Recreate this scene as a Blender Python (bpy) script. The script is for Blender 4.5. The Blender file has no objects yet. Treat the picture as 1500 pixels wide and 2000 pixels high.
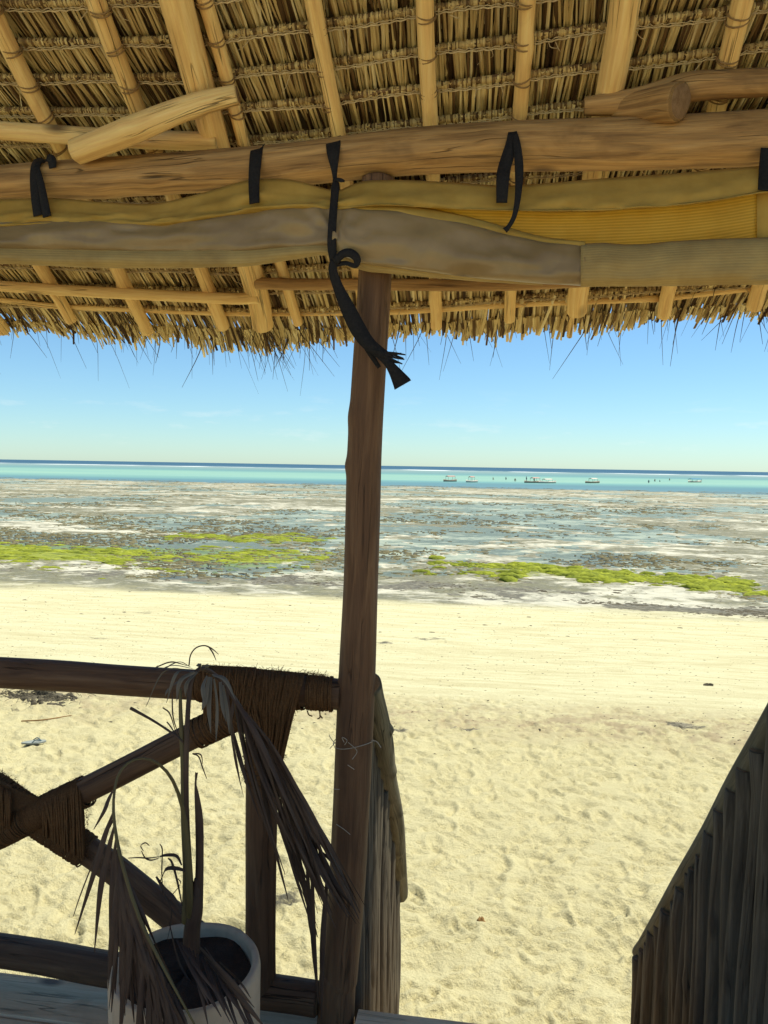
import bpy, math, random
import numpy as np
from mathutils import Vector, Matrix
random.seed(7); RNG = np.random.default_rng(7)
R_ = math.radians
SC = bpy.context.scene
COL = SC.collection

# ------------------------------------------------------------------ camera
EYE = 1.57                                   # eye above the deck boards (z = 0)
YAW, PITCH, ROLL = R_(8.5), R_(-3.47), R_(.95)
_f = Vector((-math.sin(YAW)*math.cos(PITCH), math.cos(YAW)*math.cos(PITCH), math.sin(PITCH)))
_r = Vector((math.cos(YAW), math.sin(YAW), 0)); _u = _r.cross(_f)
CR = _r*math.cos(ROLL) + _u*math.sin(ROLL); CU = _u*math.cos(ROLL) - _r*math.sin(ROLL); CF = _f
CO = Vector((0, 0, EYE))
cd = bpy.data.cameras.new('camera'); cam = bpy.data.objects.new('camera', cd); COL.objects.link(cam)
cam.matrix_world = Matrix(((CR.x, CU.x, -CF.x, 0), (CR.y, CU.y, -CF.y, 0), (CR.z, CU.z, -CF.z, EYE), (0, 0, 0, 1)))
cd.sensor_fit = 'VERTICAL'; cd.sensor_height = 24; cd.lens = 18
cd.clip_start = .05; cd.clip_end = 20000
SC.camera = cam

# ------------------------------------------------------------------ light
SUN_EL, SUN_AZ = 65, 58                      # azimuth from +Y (the sea), positive = to the right
w = bpy.data.worlds.new('World'); SC.world = w; w.use_nodes = True
nt = w.node_tree; bg = nt.nodes['Background']
sky = nt.nodes.new('ShaderNodeTexSky'); sky.sky_type = 'NISHITA'; sky.sun_disc = False
sky.sun_elevation = R_(SUN_EL); sky.sun_rotation = R_(SUN_AZ); sky.air_density = 1.0; sky.dust_density = .15; sky.ozone_density = 3.0
bg.inputs[1].default_value = .10
tintn = nt.nodes.new('ShaderNodeMixRGB'); tintn.blend_type = 'MULTIPLY'; tintn.inputs[0].default_value = 1; tintn.inputs[2].default_value = (.62, .83, .94, 1)   # a deeper, bluer sky
nt.links.new(sky.outputs[0], tintn.inputs[1]); 
# faint low clouds out over the sea
tc = nt.nodes.new('ShaderNodeTexCoord'); sx = nt.nodes.new('ShaderNodeSeparateXYZ'); nt.links.new(tc.outputs['Generated'], sx.inputs[0])
mp = nt.nodes.new('ShaderNodeMapping'); mp.inputs['Scale'].default_value = (9, 9, 42); nt.links.new(tc.outputs['Generated'], mp.inputs[0])
cn = nt.nodes.new('ShaderNodeTexNoise'); cn.inputs['Scale'].default_value = 1.6; cn.inputs['Detail'].default_value = 6; cn.inputs['Roughness'].default_value = .6; nt.links.new(mp.outputs[0], cn.inputs['Vector'])
def mr(v, a, b, c, d):
    x = nt.nodes.new('ShaderNodeMapRange'); nt.links.new(v, x.inputs[0])
    for k_, q_ in zip((1, 2, 3, 4), (a, b, c, d)): x.inputs[k_].default_value = q_
    return x.outputs[0]
def mul(a, b): x = nt.nodes.new('ShaderNodeMath'); x.operation = 'MULTIPLY'; nt.links.new(a, x.inputs[0]); nt.links.new(b, x.inputs[1]); return x.outputs[0]
cf = mul(mul(mr(cn.outputs[0], .56, .76, 0, .28), mr(sx.outputs[2], .016, .03, 0, 1)), mr(sx.outputs[2], .05, .10, 1, 0))
cm = nt.nodes.new('ShaderNodeMixRGB'); cm.inputs[2].default_value = (6.6, 6.9, 6.7, 1); nt.links.new(cf, cm.inputs[0]); nt.links.new(tintn.outputs[0], cm.inputs[1]); nt.links.new(cm.outputs[0], bg.inputs[0])
sd = bpy.data.lights.new('sun', 'SUN'); sd.energy = 4.7; sd.angle = R_(.53); sd.color = (1, .945, .76)
sun = bpy.data.objects.new('sun', sd); COL.objects.link(sun)
sdir = Vector((math.sin(R_(SUN_AZ))*math.cos(R_(SUN_EL)), math.cos(R_(SUN_AZ))*math.cos(R_(SUN_EL)), math.sin(R_(SUN_EL))))
sun.rotation_euler = sdir.to_track_quat('Z', 'Y').to_euler(); sun.location = (0, 0, 30)
SC.view_settings.view_transform = 'Standard'; SC.view_settings.look = 'None'
SC.view_settings.exposure = .62; SC.view_settings.gamma = 1; SC.view_settings.use_curve_mapping = False
SC.render.engine = 'CYCLES'
cy = SC.cycles
cy.use_denoising = True
cy.max_bounces = 10; cy.diffuse_bounces = 7; cy.glossy_bounces = 3; cy.transmission_bounces = 4; cy.transparent_max_bounces = 12
cy.caustics_reflective = False; cy.caustics_refractive = False

# ------------------------------------------------------------------ pixel helpers (photo pixels, 1500 x 2000)
def ray(x, y): return CF + CR*((x-750)/1500) - CU*((y-1000)/1500)
def onY(x, y, Y): d = ray(x, y); return CO + d*(Y/d.y)
def onX(x, y, X): d = ray(x, y); return CO + d*(X/d.x)
def onZ(x, y, z): d = ray(x, y); return CO + d*((z-EYE)/d.z)
YF = 2.03                                    # the front line of the deck: post, rail, beam
RZ, RS = 2.53, .69                           # rafter plane: z = RZ - RS*(Y-YF)
def onRoof(x, y, dz=0.):
    d = ray(x, y); t = (RZ+dz+RS*YF-EYE)/(d.z+RS*d.y); return CO + d*t
def roofz(Y, dz=0.): return RZ + dz - RS*(Y-YF)

# ------------------------------------------------------------------ objects
def tag(o, label=None, cat=None, group=None, kind=None):
    if label: o['label'] = label
    if cat: o['category'] = cat
    if group: o['group'] = group
    if kind: o['kind'] = kind
    return o
def thing(name, loc, label, cat, group=None):
    o = bpy.data.objects.new(name, None); COL.objects.link(o); o.location = loc; o.empty_display_size = .1
    return tag(o, label, cat, group)
def worldloc(o):
    v = Vector((0, 0, 0))
    while o is not None: v = v + o.location; o = o.parent
    return v
def link(name, me, mats, parent=None, origin=None):
    """mesh given in world coordinates; becomes a child of parent (only translated parents are used)"""
    o = bpy.data.objects.new(name, me); COL.objects.link(o)
    for m in (mats if isinstance(mats, (list, tuple)) else [mats]): me.materials.append(m)
    base = worldloc(parent) if parent is not None else Vector((0, 0, 0))
    if origin is None:
        n = len(me.vertices); c = np.empty(n*3); me.vertices.foreach_get('co', c); c = c.reshape(-1, 3)
        origin = Vector(((c[:, 0].min()+c[:, 0].max())/2, (c[:, 1].min()+c[:, 1].max())/2, c[:, 2].min()))
    origin = Vector(origin)
    me.transform(Matrix.Translation(-origin))
    o.parent = parent; o.location = origin - base
    return o
def mesh(name, verts, faces, uvs=None, smooth=True, mi=None):
    me = bpy.data.meshes.new(name); me.from_pydata(verts, [], faces)
    if uvs is not None:
        l = me.uv_layers.new(name='UVMap'); idx = np.empty(len(me.loops), dtype=np.int32); me.loops.foreach_get('vertex_index', idx)
        l.data.foreach_set('uv', np.asarray(uvs, dtype=np.float32)[idx].ravel())
    if smooth: me.polygons.foreach_set('use_smooth', [True]*len(me.polygons))
    if mi is not None: me.polygons.foreach_set('material_index', mi)
    me.update(); return me
def npmesh(name, V, F, smooth=False):
    """V (n,3), F (m,4) arrays"""
    me = bpy.data.meshes.new(name); V = np.ascontiguousarray(V, dtype=np.float32); F = np.ascontiguousarray(F, dtype=np.int32)
    k = F.shape[1]
    me.vertices.add(len(V)); me.vertices.foreach_set('co', V.ravel())
    me.loops.add(F.size); me.loops.foreach_set('vertex_index', F.ravel())
    me.polygons.add(len(F)); me.polygons.foreach_set('loop_start', np.arange(0, F.size, k, dtype=np.int32))
    me.polygons.foreach_set('loop_total', np.full(len(F), k, dtype=np.int32))
    me.polygons.foreach_set('use_smooth', np.full(len(F), smooth, dtype=bool))
    me.update(calc_edges=True); me.validate(); return me

def catmull(P, n):
    """n points through the list P of vectors (any dimension)"""
    P = np.array([list(p) for p in P], dtype=float)
    if len(P) == 2:
        t = np.linspace(0, 1, n)[:, None]; return P[0]*(1-t)+P[1]*t
    E = np.vstack([2*P[0]-P[1], P, 2*P[-1]-P[-2]])
    t = np.linspace(0, len(P)-1, n); i = np.minimum(t.astype(int), len(P)-2); u = (t-i)[:, None]
    a, b, c, d = E[i], E[i+1], E[i+2], E[i+3]
    return .5*((2*b)+(-a+c)*u+(2*a-5*b+4*c-d)*u*u+(-a+3*b-3*c+d)*u**3)

def tube(P, rad, seg=14, rough=.0, seed=0, knots=(), caps=True, step=.03, wob=0., smoothn=None):
    """a log: P list of points, rad list of radii at those points; UV = (metres round, metres along)"""
    rg = np.random.default_rng(seed)
    P = [tuple(p) for p in P]
    L = sum((Vector(P[i+1])-Vector(P[i])).length for i in range(len(P)-1))
    n = smoothn or max(4, int(L/step)+1)
    if isinstance(rad, (int, float)): rad = [rad]*len(P)
    C = catmull([tuple(p)+(r,) for p, r in zip(P, rad)], n); Cp = C[:, :3]; Rr = np.maximum(C[:, 3], .0002)
    if wob:
        ph = rg.uniform(0, 6.28, 6); s = np.linspace(0, L, n)
        Cp = Cp + np.stack([wob*(np.sin(s*3.1+ph[i])+.5*np.sin(s*7.3+ph[i+3])) for i in range(3)], 1)*np.minimum(1, np.minimum(s, L-s)/.1)[:, None]
    T = np.gradient(Cp, axis=0); T /= np.linalg.norm(T, axis=1)[:, None]+1e-9
    up = np.array([0, 0, 1.]) if abs(T[0][2]) < .8 else np.array([0, 1., 0])
    N = np.zeros_like(T); v = up-T[0]*(up@T[0]); N[0] = v/np.linalg.norm(v)
    for i in range(1, n):
        v = N[i-1]-T[i]*(N[i-1]@T[i]); N[i] = v/(np.linalg.norm(v)+1e-9)
    B = np.cross(T, N)
    ss = np.concatenate([[0], np.cumsum(np.linalg.norm(np.diff(Cp, axis=0), axis=1))])
    th = np.linspace(0, 2*math.pi, seg, endpoint=False)
    rr = Rr[:, None]*np.ones(seg)[None]
    if rough:
        m = np.zeros_like(rr)
        for k in (1, 2, 3, 5, 8):
            for q in range(2):
                m += np.sin(k*th[None]+rg.uniform(0, 6.28)+(ss*rg.uniform(1, 9)+.8*np.sin(ss*rg.uniform(2, 6)+rg.uniform(0, 6)))[:, None])/(k**.7)
        rr = rr*(1+rough*m*.5)
    for (ks, ka, ksz, kh) in knots:
        d = np.angle(np.exp(1j*(th-ka)))
        rr = rr+kh*np.exp(-((d[None]*Rr[:, None])**2+(ss-ks)[:, None]**2)/(ksz*ksz))
    V = Cp[:, None]+rr[..., None]*(np.cos(th)[None, :, None]*N[:, None]+np.sin(th)[None, :, None]*B[:, None])
    V = np.concatenate([V, V[:, :1]], 1)           # seam copy for the uv
    uo = rg.uniform(0, 50)
    mr = float(np.mean(Rr))
    U = np.stack([np.broadcast_to(np.linspace(0, 2*math.pi*mr, seg+1)[None]+uo, (n, seg+1)), np.broadcast_to(ss[:, None]+uo*1.7, (n, seg+1))], -1)
    verts = V.reshape(-1, 3).tolist(); uvs = U.reshape(-1, 2).tolist(); faces = []; mi = []
    k = seg+1
    for i in range(n-1):
        for j in range(seg): faces.append((i*k+j, i*k+j+1, (i+1)*k+j+1, (i+1)*k+j)); mi.append(0)
    if caps:
        for i, sg in ((0, 1), (n-1, -1)):
            c0 = len(verts); ring = V[i, :seg]; ctr = Cp[i]
            inner = ctr+(ring-ctr)*.86-T[i]*sg*Rr[i]*.10
            verts += inner.tolist(); verts.append((ctr-T[i]*sg*Rr[i]*.11).tolist())
            for j in range(seg):
                a = th[j]; uvs.append((uo+.86*mr*math.cos(a), uo+.86*mr*math.sin(a)))
            uvs.append((uo, uo))
            for j in range(seg):
                q = (i*k+j, i*k+(j+1), c0+(j+1) % seg, c0+j); tr = (c0+j, c0+(j+1) % seg, c0+seg)
                if sg > 0: q = q[::-1]; tr = tr[::-1]
                faces.append(q); mi.append(0); faces.append(tr); mi.append(1)
    return verts, faces, uvs, mi
def log(name, P, rad, mats, parent=None, **kw):
    v, f, u, m = tube(P, rad, **kw)
    return link(name, mesh(name, v, f, u, True, m if isinstance(mats, (list, tuple)) and len(mats) > 1 else None), mats, parent)
class Acc:
    """collects several shapes into one mesh"""
    def __init__(s): s.v = []; s.f = []; s.u = []
    def add(s, v, f, u=None):
        b = len(s.v); s.v += v; s.f += [tuple(i+b for i in q) for q in f]; s.u += (u if u is not None else [(0, 0)]*len(v))
    def tube(s, P, rad, **kw):
        kw.setdefault('caps', False); v, f, u, m = tube(P, rad, **kw); s.add(v, f, u)
    def build(s, name, mats, parent=None, smooth=True): return link(name, mesh(name, s.v, s.f, s.u, smooth), mats, parent)
def boxmesh(name, x0, x1, y0, y1, z0, z1, mat, parent=None, bev=.004, jit=0, seed=0):
    rg = random.Random(seed)
    v = []; b = bev
    # a bevelled plank: 8-corner chamfer along the long top edges, uv along x
    xs = (x0, x1)
    prof = [(y0, z0), (y1, z0), (y1, z1-b), (y1-b, z1), (y0+b, z1), (y0, z1-b)]
    n = 9; V = []; U = []; F = []
    for i in range(n):
        x = x0+(x1-x0)*i/(n-1)
        for j, (y, z) in enumerate(prof):
            V.append((x, y+rg.uniform(-jit, jit), z+rg.uniform(-jit, jit))); U.append((y+z+seed*1.3, x+seed*3.1))
    k = len(prof)
    for i in range(n-1):
        for j in range(k): F.append((i*k+j, i*k+(j+1) % k, (i+1)*k+(j+1) % k, (i+1)*k+j))
    F.append(tuple(range(k))[::-1]); F.append(tuple((n-1)*k+j for j in range(k)))
    return link(name, mesh(name, V, F, U, False), mat, parent)
def ribbon(P, hw, Wdir=None, nseg=14, fold=.0):
    """flat band: P points, hw half widths (m), Wdir width direction (vector or list)"""
    n = nseg; C = catmull([tuple(p)+(h,) for p, h in zip(P, hw)], n); Cp = C[:, :3]; H = np.maximum(C[:, 3], .0003)
    T = np.gradient(Cp, axis=0); T /= np.linalg.norm(T, axis=1)[:, None]+1e-9
    if Wdir is None: Wd = np.cross(T, np.array([[0, 1., 0]]))
    elif isinstance(Wdir, list): Wd = catmull(Wdir, n)
    else: Wd = np.broadcast_to(np.array(tuple(Wdir))[None], T.shape)
    Wd = Wd-T*np.sum(Wd*T, 1)[:, None]; Wd = Wd/(np.linalg.norm(Wd, axis=1)[:, None]+1e-9)
    Nn = np.cross(T, Wd)
    v = []; u = []; f = []; L = 0
    for i in range(n):
        if i: L += np.linalg.norm(Cp[i]-Cp[i-1])
        for k, s in enumerate((-1, 0, 1)):
            v.append((Cp[i]+Wd[i]*H[i]*s+Nn[i]*(fold*H[i] if s == 0 else 0)).tolist()); u.append((s*H[i], L))
    for i in range(n-1):
        for k in range(2): f.append((i*3+k, i*3+k+1, i*3+k+4, i*3+k+3))
    return v, f, u

# ------------------------------------------------------------------ noise for terrain
def vnoise(x, y, seed):
    rg = np.random.default_rng(seed); G = rg.random((256, 256))
    xi = np.floor(x).astype(int); yi = np.floor(y).astype(int); fx = x-xi; fy = y-yi
    fx = fx*fx*(3-2*fx); fy = fy*fy*(3-2*fy); a = xi & 255; b = yi & 255; a1 = (a+1) & 255; b1 = (b+1) & 255
    return (G[a, b]*(1-fx)+G[a1, b]*fx)*(1-fy)+(G[a, b1]*(1-fx)+G[a1, b1]*fx)*fy
def fbm(x, y, seed, oct=4, gain=.5):
    s = 0; a = 1; t = 0
    for o in range(oct):
        s = s+a*vnoise(x*2**o+o*17.3, y*2**o+o*9.1, seed+o); t += a; a *= gain
    return s/t*2-1

# ------------------------------------------------------------------ materials
class NT:
    def __init__(s, name):
        s.m = bpy.data.materials.new(name); s.m.use_nodes = True; s.t = s.m.node_tree; s.n = s.t.nodes
        s.b = s.n['Principled BSDF']; s.out = s.n['Material Output']
    def node(s, ty, ins=None, **kw):
        x = s.n.new('ShaderNode'+ty)
        for k, v in kw.items(): setattr(x, k, v)
        for k, v in (ins or {}).items(): s.set(x.inputs[k], v)
        return x
    def set(s, sock, v):
        if isinstance(v, bpy.types.NodeSocket): s.t.links.new(v, sock)
        elif isinstance(v, (tuple, list)) and len(v) == 3 and sock.type == 'RGBA': sock.default_value = (*v, 1)
        else: sock.default_value = v
    def coord(s, which='UV', scale=(1, 1, 1), loc=(0, 0, 0)):
        if which == 'POS': o = s.node('NewGeometry').outputs['Position']
        else: o = s.node('TexCoord').outputs[which]
        return s.node('Mapping', {'Vector': o, 'Scale': scale, 'Location': loc}).outputs[0]
    def noise(s, vec, scale, detail=4, rough=.55, dist=0., out='Fac'):
        x = s.node('TexNoise', {'Vector': vec, 'Scale': scale, 'Detail': detail, 'Roughness': rough, 'Distortion': dist}); return x.outputs[out if out == 'Fac' else 'Color']
    def ramp(s, fac, stops, interp='LINEAR'):
        x = s.node('ValToRGB', {'Fac': fac}); r = x.color_ramp; r.interpolation = interp
        while len(r.elements) < len(stops): r.elements.new(.5)
        for e, (p, c) in zip(r.elements, stops): e.position = p; e.color = (*c, 1) if len(c) == 3 else c
        return x.outputs[0]
    def rng(s, v, a, b, c=0., d=1.): return s.node('MapRange', {'Value': v, 'From Min': a, 'From Max': b, 'To Min': c, 'To Max': d}).outputs[0]
    def math(s, op, a, b=0., c=0.):
        x = s.node('Math', operation=op); s.set(x.inputs[0], a); s.set(x.inputs[1], b)
        if op == 'MULTIPLY_ADD': s.set(x.inputs[2], c)
        return x.outputs[0]
    def mix(s, f, a, b, mode='MIX'):
        x = s.node('MixRGB', {'Fac': f, 'Color1': a, 'Color2': b}, blend_type=mode); return x.outputs[0]
    def bump(s, h, strength=.5, dist=.01, normal=None):
        x = s.node('Bump', {'Height': h, 'Strength': strength, 'Distance': dist})
        if normal is not None: s.set(x.inputs['Normal'], normal)
        return x.outputs[0]
    def done(s, color=None, rough=.8, spec=.3, normal=None, **kw):
        if color is not None: s.set(s.b.inputs['Base Color'], color)
        s.set(s.b.inputs['Roughness'], rough); s.set(s.b.inputs['Specular IOR Level'], spec)
        if normal is not None: s.set(s.b.inputs['Normal'], normal)
        for k, v in kw.items(): s.set(s.b.inputs[k], v)
        return s.m

def wood(name, dark, mid, light, knot=(.08, .04, .02), crack=.35, rough=.7, seed=0., grain=1.):
    n = NT(name); c = n.coord('UV', (1, 1, 1), (seed, seed*.7, 0))
    g = n.noise(n.node('Mapping', {'Vector': c, 'Scale': (55*grain, 3.2, 1)}).outputs[0], 1, 5, .6, .6)
    fine = n.noise(n.node('Mapping', {'Vector': c, 'Scale': (260, 9, 1)}).outputs[0], 1, 3, .6)
    blot = n.noise(n.node('Mapping', {'Vector': c, 'Scale': (9, 3.5, 1)}).outputs[0], 1, 4, .6, .8)
    col = n.ramp(g, [(.28, dark), (.5, mid), (.72, light)])
    col = n.mix(n.rng(blot, .35, .75, 0, .6), col, mid, 'MIX')
    col = n.mix(n.rng(blot, .58, .74, 0, .55), col, dark, 'MIX')
    col = n.mix(.35, col, n.ramp(fine, [(.3, dark), (.7, light)]), 'OVERLAY')
    ck = n.noise(n.node('Mapping', {'Vector': c, 'Scale': (38, 1.6, 1)}).outputs[0], 1, 2, .5, .4)
    ckm = n.ramp(ck, [(.485, (0, 0, 0)), (.5, (1, 1, 1)), (.515, (0, 0, 0))])
    brk = n.rng(n.noise(n.node('Mapping', {'Vector': c, 'Scale': (14, 2.5, 1)}).outputs[0], 1, 2), .5, .62)
    ckm = n.math('MULTIPLY', ckm, brk)
    vor = n.node('TexVoronoi', {'Vector': n.node('Mapping', {'Vector': c, 'Scale': (7, 3.1, 1)}).outputs[0], 'Scale': 1.}, feature='F1').outputs['Distance']
    kn = n.rng(vor, .07, .16, .85, 0)
    col = n.mix(n.math('MULTIPLY', ckm, crack), col, (dark[0]*.3, dark[1]*.3, dark[2]*.3))
    col = n.mix(kn, col, knot)
    h = n.math('SUBTRACT', n.math('ADD', n.math('MULTIPLY', g, .5), n.math('MULTIPLY', fine, .25)), n.math('MULTIPLY', ckm, 1.2))
    h = n.math('ADD', h, n.math('MULTIPLY', kn, .8))
    return n.done(col, rough, .25, n.bump(h, .85, .007))
def endgrain(name, dark, light):
    n = NT(name); c = n.coord('UV', (1, 1, 1)); 
    a = n.noise(c, 60, 4); b = n.noise(c, 400, 3)
    return n.done(n.mix(.4, n.ramp(a, [(.35, dark), (.65, light)]), n.ramp(b, [(.3, dark), (.7, light)])), .9, .1, n.bump(b, .4, .003))

M = {}
M['rafter'] = wood('rafter_pole', (.46, .29, .12), (.72, .51, .235), (.84, .66, .37), crack=.7, seed=1)
M['rafter_end'] = endgrain('rafter_cut_end', (.4, .25, .11), (.62, .44, .22))
M['beam'] = wood('beam_log', (.12, .062, .026), (.39, .245, .10), (.60, .41, .185), crack=.9, seed=4, grain=.8)
M['beam_end'] = endgrain('beam_cut_end', (.14, .08, .04), (.26, .16, .085))
M['post'] = wood('post_log', (.085, .045, .026), (.17, .095, .05), (.28, .17, .09), crack=.6, seed=9, grain=.8)
M['rail'] = wood('rail_log', (.07, .036, .02), (.14, .078, .042), (.22, .135, .075), crack=.8, seed=13, grain=.8)
M['grey'] = wood('weathered_log', (.05, .044, .03), (.155, .14, .095), (.28, .255, .18), knot=(.05, .045, .03), crack=.9, seed=17, rough=.85)
M['picket'] = wood('weathered_picket', (.04, .032, .025), (.115, .096, .07), (.23, .20, .15), knot=(.05, .04, .03), crack=.8, seed=23, rough=.8)
M['plank'] = wood('grey_plank', (.44, .32, .20), (.64, .485, .32), (.76, .60, .43), knot=(.09, .07, .06), crack=.6, seed=29, rough=.75, grain=.5)
M['batten'] = wood('batten_stick', (.10, .055, .03), (.20, .12, .06), (.30, .19, .09), crack=.3, seed=31)

def thatch_mat():
    n = NT('thatch_leaf'); a = n.node('Attribute', attribute_name='tint').outputs['Fac']
    pos = n.coord('POS')
    col = n.ramp(a, [(0, (.05, .028, .014)), (.2, (.17, .105, .045)), (.38, (.52, .39, .175)), (.7, (.72, .58, .29)), (1, (.84, .73, .45))])
    g = n.noise(n.node('Mapping', {'Vector': pos, 'Scale': (700, 14, 14)}).outputs[0], 1, 2)
    b = n.noise(pos, 6, 3)
    col = n.mix(.5, col, n.ramp(g, [(.3, (.3, .26, .2)), (.7, (.75, .72, .65))]), 'OVERLAY')
    col = n.mix(n.rng(b, .5, .75, 0, .45), col, (.22, .13, .055))
    n.done(col, .75, .2)
    tr = n.node('BsdfTranslucent', {'Color': col}).outputs[0]
    mx = n.node('MixShader', {0: .12, 1: n.b.outputs[0], 2: tr}).outputs[0]
    n.t.links.new(mx, n.out.inputs[0]); return n.m
M['thatch'] = thatch_mat()
def plain(name, c1, c2, scale, rough=.8, spec=.2, bump=.3, bd=.003, which='Object', sc3=(1, 1, 1), detail=4, **kw):
    n = NT(name); v = n.coord(which, sc3); a = n.noise(v, scale, detail, .6); b = n.noise(v, scale*7, 3)
    col = n.mix(.35, n.ramp(a, [(.3, c1), (.7, c2)]), n.ramp(b, [(.3, c1), (.7, c2)]))
    return n.done(col, rough, spec, n.bump(n.math('ADD', a, n.math('MULTIPLY', b, .4)), bump, bd), **kw)
M['twine'] = plain('coir_twine', (.33, .23, .11), (.70, .56, .33), 60)
M['lash'] = plain('lashing_cord', (.16, .09, .035), (.34, .21, .09), 60)
M['rib'] = plain('leaf_rib', (.05, .03, .018), (.12, .08, .045), 20)
M['strap'] = plain('black_webbing', (.006, .0055, .007), (.022, .020, .020), 160, .75, .2, .6, .002)
M['string'] = plain('pale_string', (.28, .24, .18), (.42, .37, .29), 80)
M['soil'] = plain('potting_soil', (.025, .017, .012), (.06, .042, .03), 30, .95, .1, .8, .01)
M['stain'] = plain('plastered_wall', (.45, .40, .32), (.58, .52, .42), 14, .9)

def canvas_mat(name, c1, c2, rib=0., trans=.3):
    n = NT(name); v = n.coord('UV'); a = n.noise(v, 9, 4, .6); b = n.noise(v, 120, 2)
    col = n.ramp(a, [(.3, c1), (.7, c2)])
    sp = n.node('SeparateXYZ', {0: v}).outputs[1]
    wv = n.math('SINE', n.math('MULTIPLY', sp, 900))
    if rib: col = n.mix(n.rng(wv, -1, 1, 0, rib), col, (c1[0]*.45, c1[1]*.42, c1[2]*.4))
    col = n.mix(n.rng(n.noise(v, 3.2, 4, .7), .56, .74, 0, .35), col, (c1[0]*.5, c1[1]*.5, c1[2]*.6))
    n.done(col, .75, .2, n.bump(n.math('ADD', n.math('MULTIPLY', b, .5), n.math('MULTIPLY', wv, .4*bool(rib))), .4, .0015))
    tr = n.node('BsdfTranslucent', {'Color': col}).outputs[0]
    n.t.links.new(n.node('MixShader', {0: trans, 1: n.b.outputs[0], 2: tr}).outputs[0], n.out.inputs[0]); return n.m
M['canvas'] = canvas_mat('mustard_canvas', (.46, .285, .06), (.60, .40, .10), 0, .3)
M['canvas_rib'] = canvas_mat('ribbed_yellow_canvas', (.78, .56, .12), (.86, .67, .19), .4, .75)
M['canvas_olive'] = canvas_mat('olive_canvas', (.33, .225, .085), (.46, .335, .135), .15, .10)
def plastic():
    n = NT('clear_plastic_window'); v = n.coord('UV'); a = n.noise(v, 5, 4, .6, .6); b = n.noise(n.coord('UV', (6, 22, 1)), 1, 3, .5, 1.2)
    n.done(n.ramp(a, [(.3, (.20, .135, .062)), (.7, (.31, .22, .11))]), .30, .32, n.bump(b, .10, .008)); return n.m
M['plastic'] = plastic()
def rope():
    n = NT('coir_rope'); v = n.coord('UV', (1, 1, 1)); a = n.noise(v, 30, 4); b = n.noise(n.coord('Object'), 200, 4, .7)
    return n.done(n.mix(.5, n.ramp(a, [(.3, (.08, .04, .018)), (.7, (.16, .082, .036))]), n.ramp(b, [(.3, (.06, .03, .012)), (.7, (.20, .105, .048))])), .95, .05, n.bump(b, .8, .004))
M['rope'] = rope()
def pot():
    n = NT('cream_concrete'); v = n.coord('Object'); a = n.noise(v, 5, 6, .65); b = n.noise(v, 90, 4); s = n.noise(n.coord('Object', (30, 30, 2.2)), 1, 4)
    col = n.ramp(a, [(.3, (.38, .27, .175)), (.6, (.53, .40, .27)), (.8, (.62, .49, .35))])
    col = n.mix(n.rng(s, .58, .72, 0, .4), col, (.30, .22, .16))
    return n.done(col, .9, .15, n.bump(n.math('ADD', a, n.math('MULTIPLY', b, .35)), .5, .008))
M['pot'] = pot()
def leafm(name, c1, c2, c3):
    n = NT(name); v = n.coord('UV'); a = n.noise(n.coord('UV', (400, 8, 1)), 1, 3); b = n.noise(n.coord('Object'), 9, 3)
    col = n.mix(.5, n.ramp(a, [(.3, c1), (.7, c2)]), n.ramp(b, [(.35, c1), (.65, c3)]))
    return n.done(col, .6, .3, n.bump(a, .3, .001))
M['dry'] = leafm('dry_palm_leaf', (.03, .017, .014), (.07, .042, .03), (.10, .062, .036))
M['silver'] = leafm('bleached_palm_leaf', (.075, .07, .058), (.17, .16, .135), (.12, .095, .07))
M['stalk'] = leafm('palm_stalk', (.07, .055, .025), (.15, .12, .05), (.10, .085, .03))

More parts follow.
